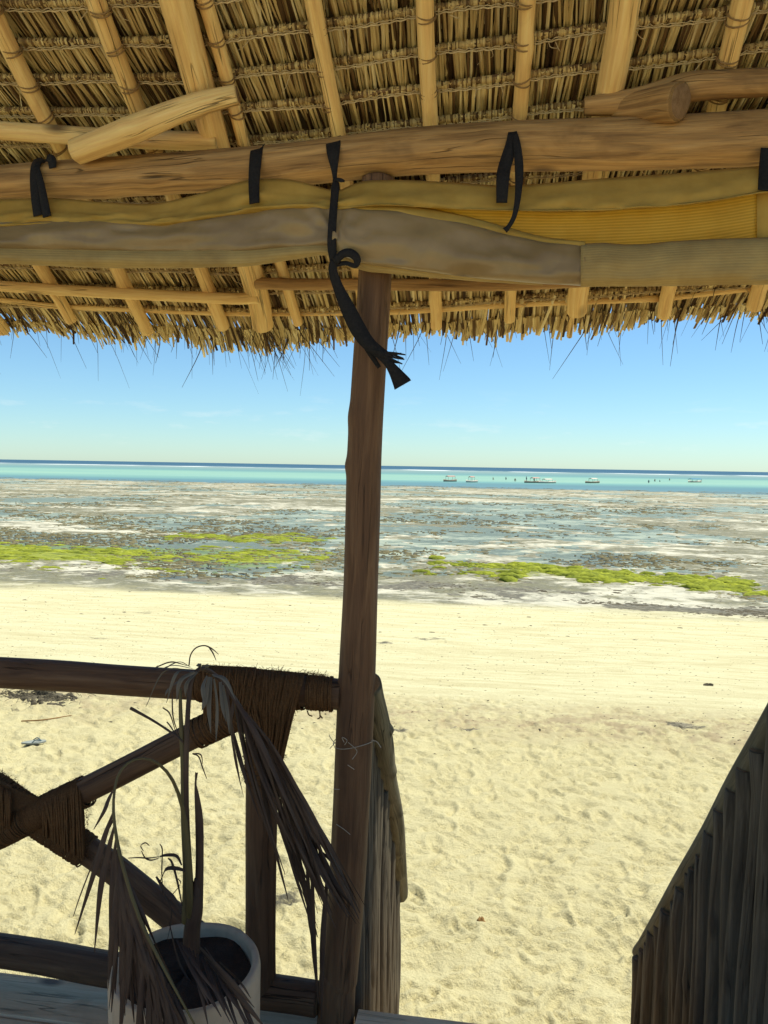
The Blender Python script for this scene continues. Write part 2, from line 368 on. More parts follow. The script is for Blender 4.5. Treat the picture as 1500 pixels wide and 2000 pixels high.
# ------------------------------------------------------------------ terrain and sea
SEA = -2.42
def terrain():
    th = np.concatenate([np.linspace(-180, -56, 26)[:-1], np.linspace(-56, 46, 680), np.linspace(46, 180, 28)[1:]])
    r = [.4, .9, 1.4, 1.9, 2.3]; x = 2.6
    while x < 30: r.append(x); x *= 1.0037
    while x < 175: r.append(x); x *= 1.0062
    while x < 9000: r.append(x); x *= 1.09
    r = np.array(r); TH, RR = np.meshgrid(np.radians(th), r)
    X = RR*np.sin(TH); Y = RR*np.cos(TH)
    # beach profile across the shore
    wob = 1.1*fbm(X*.09+3, X*0+.5, 11, 3)
    Yw = Y+wob
    h = np.interp(Yw, [-60, -5, -2.6, 0, 5, 9.2, 10.4, 15, 20.5, 23.5, 30, 60, 145, 175, 300, 9000], [.8, -.08, -.35, -1.33, -1.42, -1.55, -1.66, -1.95, -2.27, -2.405, -2.42, -2.425, -2.43, -2.9, -4.2, -9])  # land behind the deck raised, unseen, to bounce sunlight under the roof
    # footprints and scuffs on the dry sand by the stairs
    dry = np.clip((10.6-Yw)/1.2, 0, 1)
    disp = np.zeros_like(h)
    disp += .018*(1-3*np.abs(fbm(X*2.6, Y*3.4, 27, 3)))*dry+.012*fbm(X*2.2, Y*2.2, 21, 4)*dry + .006*fbm(X*9, Y*9, 22, 3)*dry + .012*fbm(X*.7, Y*1.5, 25, 4)*(1-dry)
    n = 6500
    py = 3.0+8.0*RNG.random(n)**.9; px = RNG.uniform(-7.5, 6.5, n)
    thd = np.degrees(np.arctan2(px, py)); rd = np.hypot(px, py)
    for i in range(n):
        if not -55 < thd[i] < 45: continue
        a = RNG.uniform(0, 6.28); L = RNG.uniform(.05, .13); W = L*RNG.uniform(.30, .55); dep = RNG.uniform(.006, .024)*(L/.09)
        ra = math.degrees(.34/rd[i])
        j0, j1 = np.searchsorted(th, (thd[i]-ra, thd[i]+ra)); i0, i1 = np.searchsorted(r, (rd[i]-.32, rd[i]+.32))
        if j1-j0 < 2 or i1-i0 < 2: continue
        dx = X[i0:i1, j0:j1]-px[i]; dy = Y[i0:i1, j0:j1]-py[i]
        u = (dx*math.cos(a)+dy*math.sin(a))/L; v = (-dx*math.sin(a)+dy*math.cos(a))/W
        q = np.sqrt(u*u+v*v)
        g = -np.exp(-q**4*.8)*(1+.5*v)+.5*np.exp(-((q-1.3)/.28)**2)*(1+.8*v)
        disp[i0:i1, j0:j1] += dep*g*np.clip((11.2-py[i])/1.5, .25, 1)
    m_ = 12000; sy_ = 3.2+7.6*RNG.random(m_); sx_ = RNG.uniform(-6.5, 5.5, m_); st_ = np.degrees(np.arctan2(sx_, sy_)); sr_ = np.hypot(sx_, sy_)
    for i in range(m_):       # small scuffs and kicked-up crescents
        if not -50 < st_[i] < 42: continue
        a = RNG.normal(.15, .5); L = RNG.uniform(.03, .085); W = L*RNG.uniform(.22, .38); dep = RNG.uniform(.009, .027)
        ra = math.degrees(.13/sr_[i]); j0, j1 = np.searchsorted(th, (st_[i]-ra, st_[i]+ra)); i0, i1 = np.searchsorted(r, (sr_[i]-.12, sr_[i]+.12))
        if j1-j0 < 2 or i1-i0 < 2: continue
        dx = X[i0:i1, j0:j1]-sx_[i]; dy = Y[i0:i1, j0:j1]-sy_[i]
        u = (dx*math.cos(a)+dy*math.sin(a))/L; v = (-dx*math.sin(a)+dy*math.cos(a))/W-.5*u*u
        disp[i0:i1, j0:j1] += dep*np.exp(-u*u*1.3)*(np.exp(-(v-.55)**2*3)-np.exp(-(v+.55)**2*3))
    disp = np.where(disp < 0, -.038*np.tanh(-disp/.038), .030*np.tanh(disp/.030))
    h = h+disp*np.clip((24-Yw)/3, 0, 1)
    # tyre / drag lines running along the beach on the hard sand
    ln = np.clip((Yw-11)/1, 0, 1)*np.clip((20-Yw)/2, 0, 1)
    h += .006*ln*fbm(X*.3, Yw*2.6, 61, 4)
    # reef flat: low bars and pools
    ree = np.clip((Yw-22)/3, 0, 1)*np.clip((168-Yw)/12, 0, 1)
    bars = fbm(X*.07, Y*.085, 31, 6, .6)
    h += ree*(.10*bars+.06*fbm(X*.55, Y*.6, 36, 5, .7)+np.interp(Y, [24, 34, 55, 110], [.012, -.012, -.008, .016]))
    algae = fbm(X*.16, Y*.3, 41, 4)
    # two green bands: one long on the left, one on the right
    def band(xa, xb, yc, wd, sx): return np.exp(-((Y-yc-sx*(X-(xa+xb)/2))/wd)**2)*np.clip((X-xa)/2.5, 0, 1)*np.clip((xb-X)/3, 0, 1)
    A = band(-48, -6.6, 30.6, 3.3, .04)*1.2+band(-19, -8.6, 39.5, 1.8, .15)*.75+band(-3.4, 9.8, 29.2, 1.7, -.22)*.62
    alg = np.clip(A*1.35+algae*.55-.45, 0, 1)
    wr = band(-50, -5, 25.6, 1.1, -.03)*.55+band(1.8, 18, 22.4, .8, -.05)*1.0+band(-9, 4, 24.9, 1.3, -.04)*.5
    wrack = np.clip(wr*1.5+fbm(X*.8, Y*1.1, 47, 5, .65)*1.3-.5, 0, 1)
    h += .02*alg+.012*wrack
    V = np.stack([X, Y, h], -1).reshape(-1, 3); nr, nc = X.shape
    ii = (np.arange(nr-1)[:, None]*nc+np.arange(nc-1)[None]).ravel()
    F = np.stack([ii, ii+1, ii+nc+1, ii+nc], 1)[:, ::-1]
    me = npmesh('beach', V, F, True)
    for nm, arr in (('algae', alg), ('wrack', wrack)):
        at = me.attributes.new(nm, 'FLOAT', 'POINT'); at.data.foreach_set('value', arr.ravel().astype(np.float32))
    o = link('beach', me, beach_mat(), None, (0, 0, 0)); tag(o, kind='structure')
    return lambda x, y: None, (th, r, h)
def beach_mat():
    n = NT('beach_sand_and_reef'); pos = n.coord('POS'); sp = n.node('SeparateXYZ', {0: n.node('NewGeometry').outputs['Position']})
    Y = sp.outputs[1]; X = sp.outputs[0]; Z = sp.outputs[2]
    big = n.noise(pos, .35, 4); mid = n.noise(pos, 4, 5, .6); fine = n.noise(pos, 60, 4, .7); grain = n.noise(pos, 420, 2)
    sand = n.ramp(mid, [(.3, (.48, .43, .245)), (.7, (.57, .515, .30))])
    sand = n.mix(.3, sand, n.ramp(fine, [(.35, (.34, .30, .165)), (.65, (.63, .58, .35))]))
    # streaks of drift along the shore on the hard sand
    st = n.noise(n.coord('POS', (.45, 2.6, 1)), 1.2, 6, .7, 1.2)
    hard = n.rng(n.math('ADD', Y, n.math('MULTIPLY', big, 2.5)), 10.6, 12.4)
    lo = n.mix(n.rng(st, .42, .66, 0, .75), (.58, .545, .345), (.43, .375, .205))
    lo = n.mix(n.rng(n.noise(n.coord('POS', (2.2, 7, 1)), 1.6, 4, .7), .66, .72, 0, .55), lo, (.28, .22, .13))
    col = n.mix(hard, sand, lo)
    # coarse shelly band at the top of the hard sand
    cb = n.math('MULTIPLY', n.rng(n.math('ABSOLUTE', n.math('SUBTRACT', n.math('ADD', Y, n.math('MULTIPLY', big, 2.6)), 11.0)), .2, 1.3, 1, 0), n.rng(mid, .38, .6))
    col = n.mix(n.math('MULTIPLY', cb, .8), col, (.33, .265, .165))
    spk = n.rng(n.noise(pos, 26, 3, .7), .70, .74, 0, .6)
    col = n.mix(n.math('MULTIPLY', spk, n.rng(Y, 8, 12)), col, (.17, .14, .09))
    # wet flat
    fl = n.rng(n.math('ADD', Y, n.math('MULTIPLY', n.noise(n.coord('POS', (.25, .6, 1)), 1., 4, .6), 5.0)), 23.2, 25.2)
    w1 = n.noise(n.coord('POS', (.11, .17, 1)), 1., 8, .65, .5); w2 = n.noise(n.coord('POS', (.8, 1.2, 1)), 1., 6, .7, .5); w3 = n.noise(n.coord('POS', (3.5, 5, 1)), 1., 5, .7)
    ws = n.mix(n.rng(w2, .4, .62), (.56, .53, .41), (.40, .385, .30))
    wd = n.ramp(w3, [(.3, (.045, .045, .03)), (.5, (.15, .145, .085)), (.72, (.33, .30, .18))])
    far = n.rng(Y, 26, 60)
    thr = n.math('ADD', n.math('MULTIPLY', w1, .55), n.math('MULTIPLY', w2, .45))
    weed = n.rng(thr, .44, .51)
    weed = n.math('MULTIPLY', weed, n.rng(w3, .3, .5, .25, 1.))
    fc = n.mix(weed, ws, wd)
    fc = n.mix(n.rng(Y, 60, 150, 0, .35), fc, (.34, .29, .16))
    col = n.mix(fl, col, fc)
    al = n.node('Attribute', attribute_name='algae').outputs['Fac']; wk = n.node('Attribute', attribute_name='wrack').outputs['Fac']
    am = n.rng(n.math('ADD', al, n.math('MULTIPLY', n.math('SUBTRACT', w3, .5), .9)), .22, .42)
    col = n.mix(am, col, n.ramp(n.noise(n.coord('POS', (2, 5, 1)), 1, 5, .7), [(.32, (.06, .075, .018)), (.5, (.22, .25, .025)), (.72, (.42, .43, .06))]))
    wm = n.rng(n.math('ADD', wk, n.math('MULTIPLY', n.math('SUBTRACT', w3, .5), 1.1)), .22, .38)
    col = n.mix(wm, col, n.ramp(n.noise(n.coord('POS', (6, 12, 1)), 1, 5, .7), [(.3, (.055, .05, .037)), (.5, (.14, .13, .095)), (.7, (.32, .29, .21))]))
    hgt = n.math('ADD', n.math('MULTIPLY', fine, .6), n.math('MULTIPLY', grain, .15))
    hgt = n.math('ADD', hgt, n.math('MULTIPLY', mid, .7)); hgt = n.math('ADD', hgt, n.math('MULTIPLY', n.noise(n.coord('POS', (9, 15, 9)), 1, 4, .65, .6), .8))
    return n.done(col, n.rng(fl, 0, 1, .95, .6), .15, n.bump(hgt, 1., .028))
def sea_mat():
    n = NT('sea_water'); sp = n.node('SeparateXYZ', {0: n.node('NewGeometry').outputs['Position']}); Y = sp.outputs[1]; X = sp.outputs[0]
    nz = n.noise(n.coord('POS', (.004, .02, 1)), 1, 5, .6, .5); n2 = n.noise(n.coord('POS', (.012, .05, 1)), 1, 5, .6)
    d = n.math('ADD', Y, n.math('MULTIPLY', n.math('SUBTRACT', nz, .5), n.math('MULTIPLY', Y, .32)))
    d = n.math('ADD', d, n.math('MULTIPLY', X, -.10))
    ld = n.math('LOGARITHM', n.math('MAXIMUM', d, 1), 10.)
    f = n.rng(ld, 2.1, 3.1)
    # depth bands of the lagoon: weed channel, bright sand bottom, grey flats, reef, deep sea
    col = n.ramp(f, [(.0, (.13, .20, .22)), (.13, (.10, .19, .22)), (.20, (.15, .29, .27)), (.26, (.235, .385, .305)), (.42, (.215, .365, .295)), (.50, (.13, .25, .25)), (.60, (.17, .26, .25)), (.74, (.22, .29, .27)), (.80, (.055, .11, .16)), (1., (.03, .07, .13))])
    col = n.mix(n.rng(n2, .4, .7, 0, .3), col, (.10, .26, .30))
    foam = n.math('MULTIPLY', n.rng(n.math('ABSOLUTE', n.math('SUBTRACT', f, .775)), .0, .05, 1, 0), n.rng(n.noise(n.coord('POS', (.02, .008, 1)), 1, 4, .6), .46, .56))
    col = n.mix(foam, col, (.85, .86, .84))
    rp = n.noise(n.coord('POS', (1.3, 3.2, 1)), 1, 4, .6); r2 = n.noise(n.coord('POS', (.12, .5, 1)), 1, 3)
    nb = n.bump(n.math('ADD', rp, r2), .10, .05)
    n.done(col, .28, .12, nb)
    # shallow water over the flat: see-through, mirror-like at low angles
    tp = n.node('BsdfTransparent', {0: (.84, .88, .82)}).outputs[0]
    gl = n.node('BsdfGlossy', {'Color': (.95, .93, .88), 'Roughness': .16, 'Normal': nb}).outputs[0]
    fr = n.node('Fresnel', {'IOR': 1.33, 'Normal': nb}).outputs[0]
    sh = n.node('MixShader', {0: n.math('MULTIPLY', fr, .52), 1: tp, 2: gl}).outputs[0]
    deep = n.rng(n.math('ADD', Y, n.math('MULTIPLY', n.math('SUBTRACT', n2, .5), 40)), 138, 152)
    df = n.node('BsdfDiffuse', {'Color': col}).outputs[0]
    dw = n.node('MixShader', {0: .3, 1: df, 2: n.b.outputs[0]}).outputs[0]
    n.t.links.new(n.node('MixShader', {0: deep, 1: sh, 2: dw}).outputs[0], n.out.inputs[0]); return n.m
_, TER = terrain()
def ground(x, y):
    th, r, h = TER; a = math.degrees(math.atan2(x, y)); d = math.hypot(x, y)
    j = min(max(np.searchsorted(th, a), 1), len(th)-1); i = min(max(np.searchsorted(r, d), 1), len(r)-1)
    tj = (a-th[j-1])/(th[j]-th[j-1]); ti = (d-r[i-1])/(r[i]-r[i-1])
    return float((h[i-1, j-1]*(1-tj)+h[i-1, j]*tj)*(1-ti)+(h[i, j-1]*(1-tj)+h[i, j]*tj)*ti)
def onGround(x, y):
    z = -1.5
    for _i in range(12):
        p = onZ(x, y, z); z2 = ground(p.x, p.y)
        if abs(z2-z) < .001: break
        z = .5*(z+z2)
    return onZ(x, y, z)
gx = np.concatenate([-np.geomspace(9000, 10, 20), np.geomspace(10, 9000, 20)]); gy = np.concatenate([[21.3], np.geomspace(24, 9500, 24)])
GX, GY = np.meshgrid(gx, gy); V = np.stack([GX, GY, np.full_like(GX, SEA)], -1).reshape(-1, 3); nc = GX.shape[1]
ii = (np.arange(GX.shape[0]-1)[:, None]*nc+np.arange(nc-1)[None]).ravel()
tag(link('sea', npmesh('sea', V, np.stack([ii, ii+1, ii+nc+1, ii+nc], 1)), sea_mat(), None, (0, 0, SEA)), kind='structure')

# ------------------------------------------------------------------ thatched roof
XC = -.80
def rshift(X): return .05*.35 - .055*np.sqrt((X-XC)**2+.05)
X0, X1 = -3.4, 2.9
roof = thing('thatched_roof', (0, YF, RZ), 'palm leaf thatched roof on pale pole rafters over the deck', 'roof')
rg = random.Random(3)
# rafters: (photo point high up, photo point near the eave, radius, end Y)
RAF = [(-1.56, -1.58, .023, (130, 625)), (-1.275, -1.305, .023, (290, 648)), (-.995, -1.005, .023, (440, 638)), (-.795, -.85, .038, (515, 627)),
       (-.73, -.725, .018, (590, 634)), (-.465, -.47, .020, (725, 640)), (-.20, -.232, .020, (855, 640)), (.03, .02, .019, (997, 627)), (.25, .24, .034, (1125, 600)), (.512, .523, .023, (1295, 615)), (.80, .795, .025, (1482, 597)),
       (1.08, 1.08, .024, None), (1.36, 1.37, .024, None), (1.65, 1.64, .033, None), (1.93, 1.92, .022, None), (-1.86, -1.88, .024, None), (-2.15, -2.15, .03, None), (-2.45, -2.44, .023, None)]
RIDGE_Y = .9  # roof stops short here, unseen, so sun on the deck behind lights it
rafters = []
for i, (xa, xb, r, e) in enumerate(RAF):
    ye = onRoof(*e).y if e else 2.70+rg.uniform(-.03, .03)
    dz = -(r-.022)*1.1
    P = [Vector((xa+(xa-xb)*(1.9-Y)/.85+rg.uniform(-.006, .006), Y, roofz(Y, dz)+rg.uniform(-.004, .004))) for Y in (RIDGE_Y, 1.1, 1.3, 1.6, 1.9, 2.2, 2.5)]
    P.append(Vector((xb, ye, roofz(ye, dz))))
    k = [(rg.uniform(.8, 2.2), rg.uniform(2, 4.4), rg.uniform(.012, .02), rg.uniform(.003, .007)) for _ in range(4)]
    rafters.append((log('rafter', P, [r*1.1]*4+[r*1.03, r, r, r*.97], [M['rafter'], M['rafter_end']], roof, seg=16, rough=.045, seed=100+i, wob=.003, knots=k), xa, xb, r))
tagx = log('rafter', [onRoof(1120, 592, .03), onRoof(1112, 657, .03)], [.011, .010], [M['rafter'], M['rafter_end']], roof, seg=10, rough=.08, seed=77)
# rows: battens, stitching and leaves
ROWDY = .0765; R0 = 1.972                   # Y of one visible row at XC, and the spacing
rows = [R0+ROWDY*k for k in range(-9, 11)]
NB = .022+.008                              # battens lie on the rafters
NX = np.array([0, RS, 1.])/math.hypot(RS, 1)  # outward roof normal
DN = np.array([0, 1., -RS])/math.hypot(RS, 1) # down the slope
def eaveY(X): return 2.80+rshift(np.asarray(X))-.0+.018*np.sin(np.asarray(X)*5.1+1)+.02*np.exp(-((np.asarray(X)+.88)/.18)**2)
LEAF = []
def leafrow(k, Y0, vis):
    sp = .0053 if vis else .02; last = Y0 > 2.55
    n = int((X1-X0)/sp); X = X0+(np.arange(n)+RNG.random(n))*sp
    W = RNG.uniform(.0026, .0046, n)*(1.25 if last else 1 if vis else 2.5); L = RNG.uniform(.15, .22, n)+(.10 if Y0 > 2.35 else 0)
    Ys = Y0+rshift(X)+RNG.normal(0, .002, n)
    L = np.minimum(L, (eaveY(X)+RNG.normal(0, .014, n)+.03*fbm(X*9, X*0, 5, 2)-Ys)*math.hypot(1, RS)); L = np.maximum(L, .05)
    tilt = .03*np.sin(X*7+k*1.7)+.07*fbm(X*4+k*3.3, X*0+k, 71, 3)+RNG.normal(0, .022 if last else .03, n)*np.where(RNG.random(n) < .06, 4, 1)-.02
    n0 = NB-.008+RNG.uniform(-.002, .016, n); lift = (.05 if last else .15 if Y0 > 2.4 else .30)+RNG.uniform(0, .14, n)
    S = np.stack([X, Ys, roofz(Ys)], 1)+NX*n0[:, None]
    D = DN[None]*np.cos(tilt)[:, None]+np.array([1., 0, 0])[None]*np.sin(tilt)[:, None]
    D = D+NX*lift[:, None]
    Wd = np.array([1., 0, 0])[None]*np.cos(tilt)[:, None]-DN[None]*np.sin(tilt)[:, None]
    tw = RNG.normal(0, .4, n); Wd = Wd*np.cos(tw)[:, None]+NX[None]*np.sin(tw)[:, None]
    Nn = np.cross(D, Wd)
    bend = RNG.normal(0, .012, n)
    V = np.empty((n, 3, 3, 3))
    for a, (t, ww) in enumerate(((-.03, 1.), (.5, 1.), (1., .85 if last else .55))):
        c = S+D*(L*t)[:, None]+NX*(bend*(t*t))[:, None]+np.array([1., 0, 0])*(bend*.6*t*t)[:, None]
        for b, s in enumerate((-1, 0, 1)):
            V[:, a, b] = c+Wd*(W*ww*s)[:, None]+Nn*((.45*W*ww) if s == 0 else 0*W)[:, None]
    base = (np.arange(n)*9)[:, None]
    F = np.concatenate([base+np.array([[a*3+b, a*3+b+1, a*3+b+4, a*3+b+3]]) for a in range(2) for b in range(2)], 0)
    me = npmesh('thatch_row', V.reshape(-1, 3), F, False)
    tint = np.clip(np.where(RNG.random(n) < .23, RNG.normal(.10, .08, n), RNG.normal(.64, .18, n))+.15*fbm(X*3, X*0+k, 81, 3), 0, 1)  # random leaf tones; the very dark share paints shade of gaps between leaves
    at = me.attributes.new('tint', 'FLOAT', 'POINT'); at.data.foreach_set('value', np.repeat(tint, 9).astype(np.float32))
    o = link('thatch_row', me, M['thatch'], roof); tag(o, kind='stuff'); return o
def rowpts(Y0, dn, n=40, xa=X0, xb=X1, jit=0.):
    out = []
    for i in range(n):
        X = xa+(xb-xa)*i/(n-1); Y = Y0+float(rshift(X)); q = np.array([X, Y, roofz(Y)])+NX*dn
        out.append(Vector(q)+Vector((0, rg.uniform(-jit, jit), rg.uniform(-jit, jit))))
    return out
for k, Y0 in enumerate(rows):
    vis = Y0 > 1.5
    row = leafrow(k, Y0, vis)
    if Y0 > 1.45 and k < len(rows)-1:
        log('batten', rowpts(Y0, NB, 46, jit=.002), .0065, M['batten'], row, seg=8, rough=.10, seed=200+k, step=.04)
        # butts of the folded leaves wrapped round the stick
        n = 1500; X = X0+(X1-X0)*(np.arange(n)+RNG.random(n))/n; Ys = Y0+rshift(X)
        C = np.stack([X, Ys, roofz(Ys)], 1)+NX*NB; e = np.array([1., 0, 0])
        ang = np.linspace(-2.6, 1.2, 5); V = np.empty((n, 5, 2, 3)); wd = RNG.uniform(.0016, .0034, n); rr = .0075+RNG.uniform(0, .0025, n)
        ext = RNG.uniform(0, .003, n)
        for a, g in enumerate(ang):
            c = C+(-NX*math.cos(g)+DN*math.sin(g))*rr[:, None]
            if a == 4: c = c+DN*ext[:, None]
            V[:, a, 0] = c-e*wd[:, None]; V[:, a, 1] = c+e*wd[:, None]+DN*(RNG.normal(0, .002, n))[:, None]
        b = (np.arange(n)*10)[:, None]; F = np.concatenate([b+np.array([[a*2, a*2+1, a*2+3, a*2+2]]) for a in range(4)], 0)
        me = npmesh('leaf_fold', V.reshape(-1, 3), F, True)
        at = me.attributes.new('tint', 'FLOAT', 'POINT'); at.data.foreach_set('value', np.repeat(np.clip(RNG.normal(.33, .13, n), 0, 1), 10).astype(np.float32))
        tag(link('leaf_fold', me, M['thatch'], row), kind='stuff')
        # stitched twine: a wavy cord under the butts with small loops
        n = 700; pts = []
        for i in range(n):
            X = X0+(X1-X0)*i/(n-1); Y = Y0+float(rshift(X))+.0100+.0014*math.sin(i*1.9)+.003*math.sin(i*.13+k)
            pts.append(tuple(np.array([X, Y, roofz(Y)])+NX*(NB-.0105+.0015*math.sin(i*1.9+1.2))))
        a = Acc(); a.tube(pts, .0020, seg=5, smoothn=n)
        pts = [tuple(np.array(p)-DN*.0055+DN*.0022*math.sin(i*2.4)-NX*.001) for i, p in enumerate(pts)]
        a.tube(pts, .0012, seg=4, smoothn=n)
        for q in range(16):
            X = rg.uniform(-1.7, 1.2); Y = Y0+float(rshift(X))+.012; p = Vector(np.array([X, Y, roofz(Y)])+NX*(NB-.013))
            d = Vector((rg.uniform(-1, 1), rg.uniform(-.2, .8), rg.uniform(-1, .2))).normalized()*rg.uniform(.02, .06)
            a.tube([p, p+d*.5+Vector((rg.uniform(-.008, .008), 0, -.004)), p+d], [.0013, .001, .0006], seg=4, smoothn=6)
        a.build('stitching', M['twine'], row)
# lashings where rafters cross the rows
for o, xa, xb, r in rafters:
    if not -1.75 < xa < 1.0 or r > .03: continue
    for Y0 in rows:
        if Y0 < 1.62: continue
        Y = Y0+float(rshift(xa)); X = xa+(xa-xb)*(1.9-Y)/.85
        if Y > 2.40: continue
        a = Acc(); c = np.array([X, Y, roofz(Y, -(r-.022)*1.1)])
        for t in range(2):
            off = (t-.5)*.009+rg.uniform(-.003, .003); sl = rg.uniform(-.35, .35); pts = []
            for q in range(15):
                g = 2*math.pi*q/14; pts.append(tuple(c+DN*(off+sl*r*math.sin(g)+.004)+np.array([1., 0, 0])*math.sin(g)*(r*1.05+.001)-NX*math.cos(g)*(r*1.05+.002)))
            a.tube(pts, .0020, seg=5, smoothn=15)
        a.build('lashing', M['lash'], o)
# eave pole under the thatch tips and purlin poles under the rafters
def polepx(name, pts, r, mats, dz, seed, **kw):
    P = [onRoof(x, y, dz) for x, y in pts]
    return log(name, P, r, mats, roof, seed=seed, **kw)
RM = [M['rafter'], M['rafter_end']]; BM = [M['beam'], M['beam_end']]
polepx('eave_pole', [(-420, 555), (-150, 572), (0, 584), (140, 599), (400, 612), (560, 613), (690, 612)], .0095, RM, .028, 301, seg=10, rough=.1, wob=.003)
polepx('eave_pole', [(670, 609), (760, 611), (860, 605), (1000, 597), (1160, 590), (1285, 582)], .0105, RM, .03, 302, seg=10, rough=.1, wob=.003)
polepx('eave_pole', [(1270, 586), (1380, 573), (1460, 564), (1600, 548), (1850, 520)], .0095, RM, .03, 303, seg=10, rough=.1, wob=.003)
polepx('purlin', [(-420, 520), (-150, 545), (0, 556), (250, 573), (440, 585), (505, 582)], [.018, .018, .018, .019, .02, .019], RM, -.042, 304, seg=14, rough=.08, wob=.003)
polepx('purlin', [(500, 553), (700, 555), (900, 556), (1100, 552), (1400, 540), (1800, 515)], [.019, .019, .0185, .0185, .019, .019], [M['beam'], M['rafter_end']], -.042, 305, seg=14, rough=.07, wob=.003)
polepx('purlin', [(-420, 222), (-150, 245), (0, 259), (160, 267), (300, 272), (424, 276)], [.027, .026, .025, .025, .025, .024], RM, -.05, 306, seg=18, rough=.09, wob=.004)
polepx('purlin', [(1142, 207), (1250, 195), (1340, 172), (1420, 166), (1550, 160), (1900, 140)], [.022, .03, .032, .030, .030, .03], BM, -.055, 307, seg=18, rough=.09, wob=.004)
# short props leaning between beam and rafters
log('prop_log', [onY(148, 296, 1.955), onY(255, 258, 1.93), onY(360, 218, 1.925), onY(463, 186, 1.93)], [.031, .032, .028, .024], [M['rafter'], M['beam_end']], roof, seg=20, rough=.10, seed=401, wob=.004, step=.015, knots=[(.17, 1.6, .02, .008), (.36, 4.2, .018, .007)])
log('prop_log', [onY(1205, 213, 2.04), onY(1255, 208, 2.0), onY(1300, 200, 1.955), onY(1327, 196, 1.93)], [.032, .038, .042, .043], [M['beam'], M['beam_end']], roof, seg=22, rough=.06, seed=402, step=.012)
# thick outer thatch above the visible rows, cut off at the ridge to let sun in behind
n1 = math.hypot(RS, 1)
def slab(ya, yb, d0, d1, flip=False):
    V = []; 
    for (Y, d) in ((ya, d0), (yb, d0), (yb, d1), (ya, d1)):
        for X in (X0-.1, X1+.1): V.append(tuple(np.array([X, Y, roofz(Y)])+NX*d))
    return V, [(0, 1, 3, 2), (2, 3, 5, 4), (4, 5, 7, 6), (6, 7, 1, 0), (0, 2, 4, 6), (1, 7, 5, 3)]
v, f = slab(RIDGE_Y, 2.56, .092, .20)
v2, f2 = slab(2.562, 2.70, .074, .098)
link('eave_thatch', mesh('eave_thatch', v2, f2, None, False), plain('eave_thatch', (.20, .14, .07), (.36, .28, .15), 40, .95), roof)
link('outer_thatch', mesh('outer_thatch', v, f, None, False), plain('outer_thatch', (.09, .06, .03), (.17, .12, .06), 40, .95), roof)  # coloured dark to put shade into the gaps seen between the leaves
zr = roofz(RIDGE_Y)

# dark leaf ribs hanging out of the eave
a = Acc()
def rib(X, L, lean, w=.0011):
    Y = float(eaveY(X))+rg.uniform(-.14, -.02); p = Vector((X, Y, roofz(Y)+.035))
    d1 = Vector((lean*.5, .6, -.5)); d2 = Vector((lean, .25, -1))
    a.tube([p, p+d1*L*.45, p+d1*L*.45+d2*L*.55], [w, w*.9, w*.3], seg=4, smoothn=7)
for i in range(250):
    c = rg.choice([(-1.95, .2), (-1.45, .12), (-1.35, .15), (-1.05, .1), (-.93, .06), (-.82, .05), (-.80, .1), (-.70, .06), (-.35, .2), (-.1, .3), (.28, .2), (.5, .15), (.7, .15), (.8, .1)])
    rib(rg.gauss(*c), rg.uniform(.07, .20) if rg.random() < .7 else rg.uniform(.15, .28), rg.gauss(.12, .35), rg.uniform(.0009, .0021))
tag(a.build('hanging_rib', M['rib'], roof), kind='stuff')

# ------------------------------------------------------------------ the beam, post, canvas blind
bm = thing('ceiling_beam', onY(750, 305, YF), 'thick peeled log beam lying across the post under the rafters', 'beam')
BC = [(-420, 384, .045), (-150, 366, .047), (0, 357, .049), (250, 343, .051), (500, 328, .053), (750, 305, .055), (1000, 289, .059), (1250, 279, .062), (1500, 268, .065), (1800, 250, .067)]
s0 = 0
def beam_s(px):
    q = [onY(x, y, YF) for x, y, r in BC]; s = 0
    for i in range(len(BC)-1):
        if px <= BC[i+1][0]: return s+(q[i+1]-q[i]).length*(px-BC[i][0])/(BC[i+1][0]-BC[i][0])
        s += (q[i+1]-q[i]).length
    return s
KN = [(beam_s(305), 2.25, .035, .010), (beam_s(200), 2.6, .05, .008), (beam_s(955), 1.7, .026, .009), (beam_s(785), 2.3, .026, .007), (beam_s(1290), 1.95, .022, .006), (beam_s(400), 1.8, .03, .006), (beam_s(1440), 2.3, .05, .006)]
log('beam_log', [onY(x, y, YF) for x, y, r in BC], [r for _, _, r in BC], BM, bm, seg=44, rough=.035, seed=501, step=.012, wob=.004, knots=KN)
POSTPX = [(738, 350, .043), (733, 540, .044), (722, 720, .044), (713, 880, .045), (709, 1000, .046), (704, 1150, .047), (698, 1300, .0495), (690, 1450, .050), (683, 1600, .050), (676, 1750, .051), (664, 1900, .052), (655, 2010, .053)]
post = thing('support_post', onZ(655, 2010, 0), 'dark brown log post holding up the beam at the stair corner', 'post')
PP = [onY(x, y, YF) for x, y, r in POSTPX]; PP.append(Vector((PP[-1].x-.03, YF, -1.45)))
log('post_log', PP, [r for _, _, r in POSTPX]+[.056], [M['post'], M['beam_end']], post, seg=36, rough=.045, seed=502, step=.015, knots=[(.62, 3.9, .03, .006), (.75, 4.4, .02, .005), (1.35, 4.6, .015, .003)])
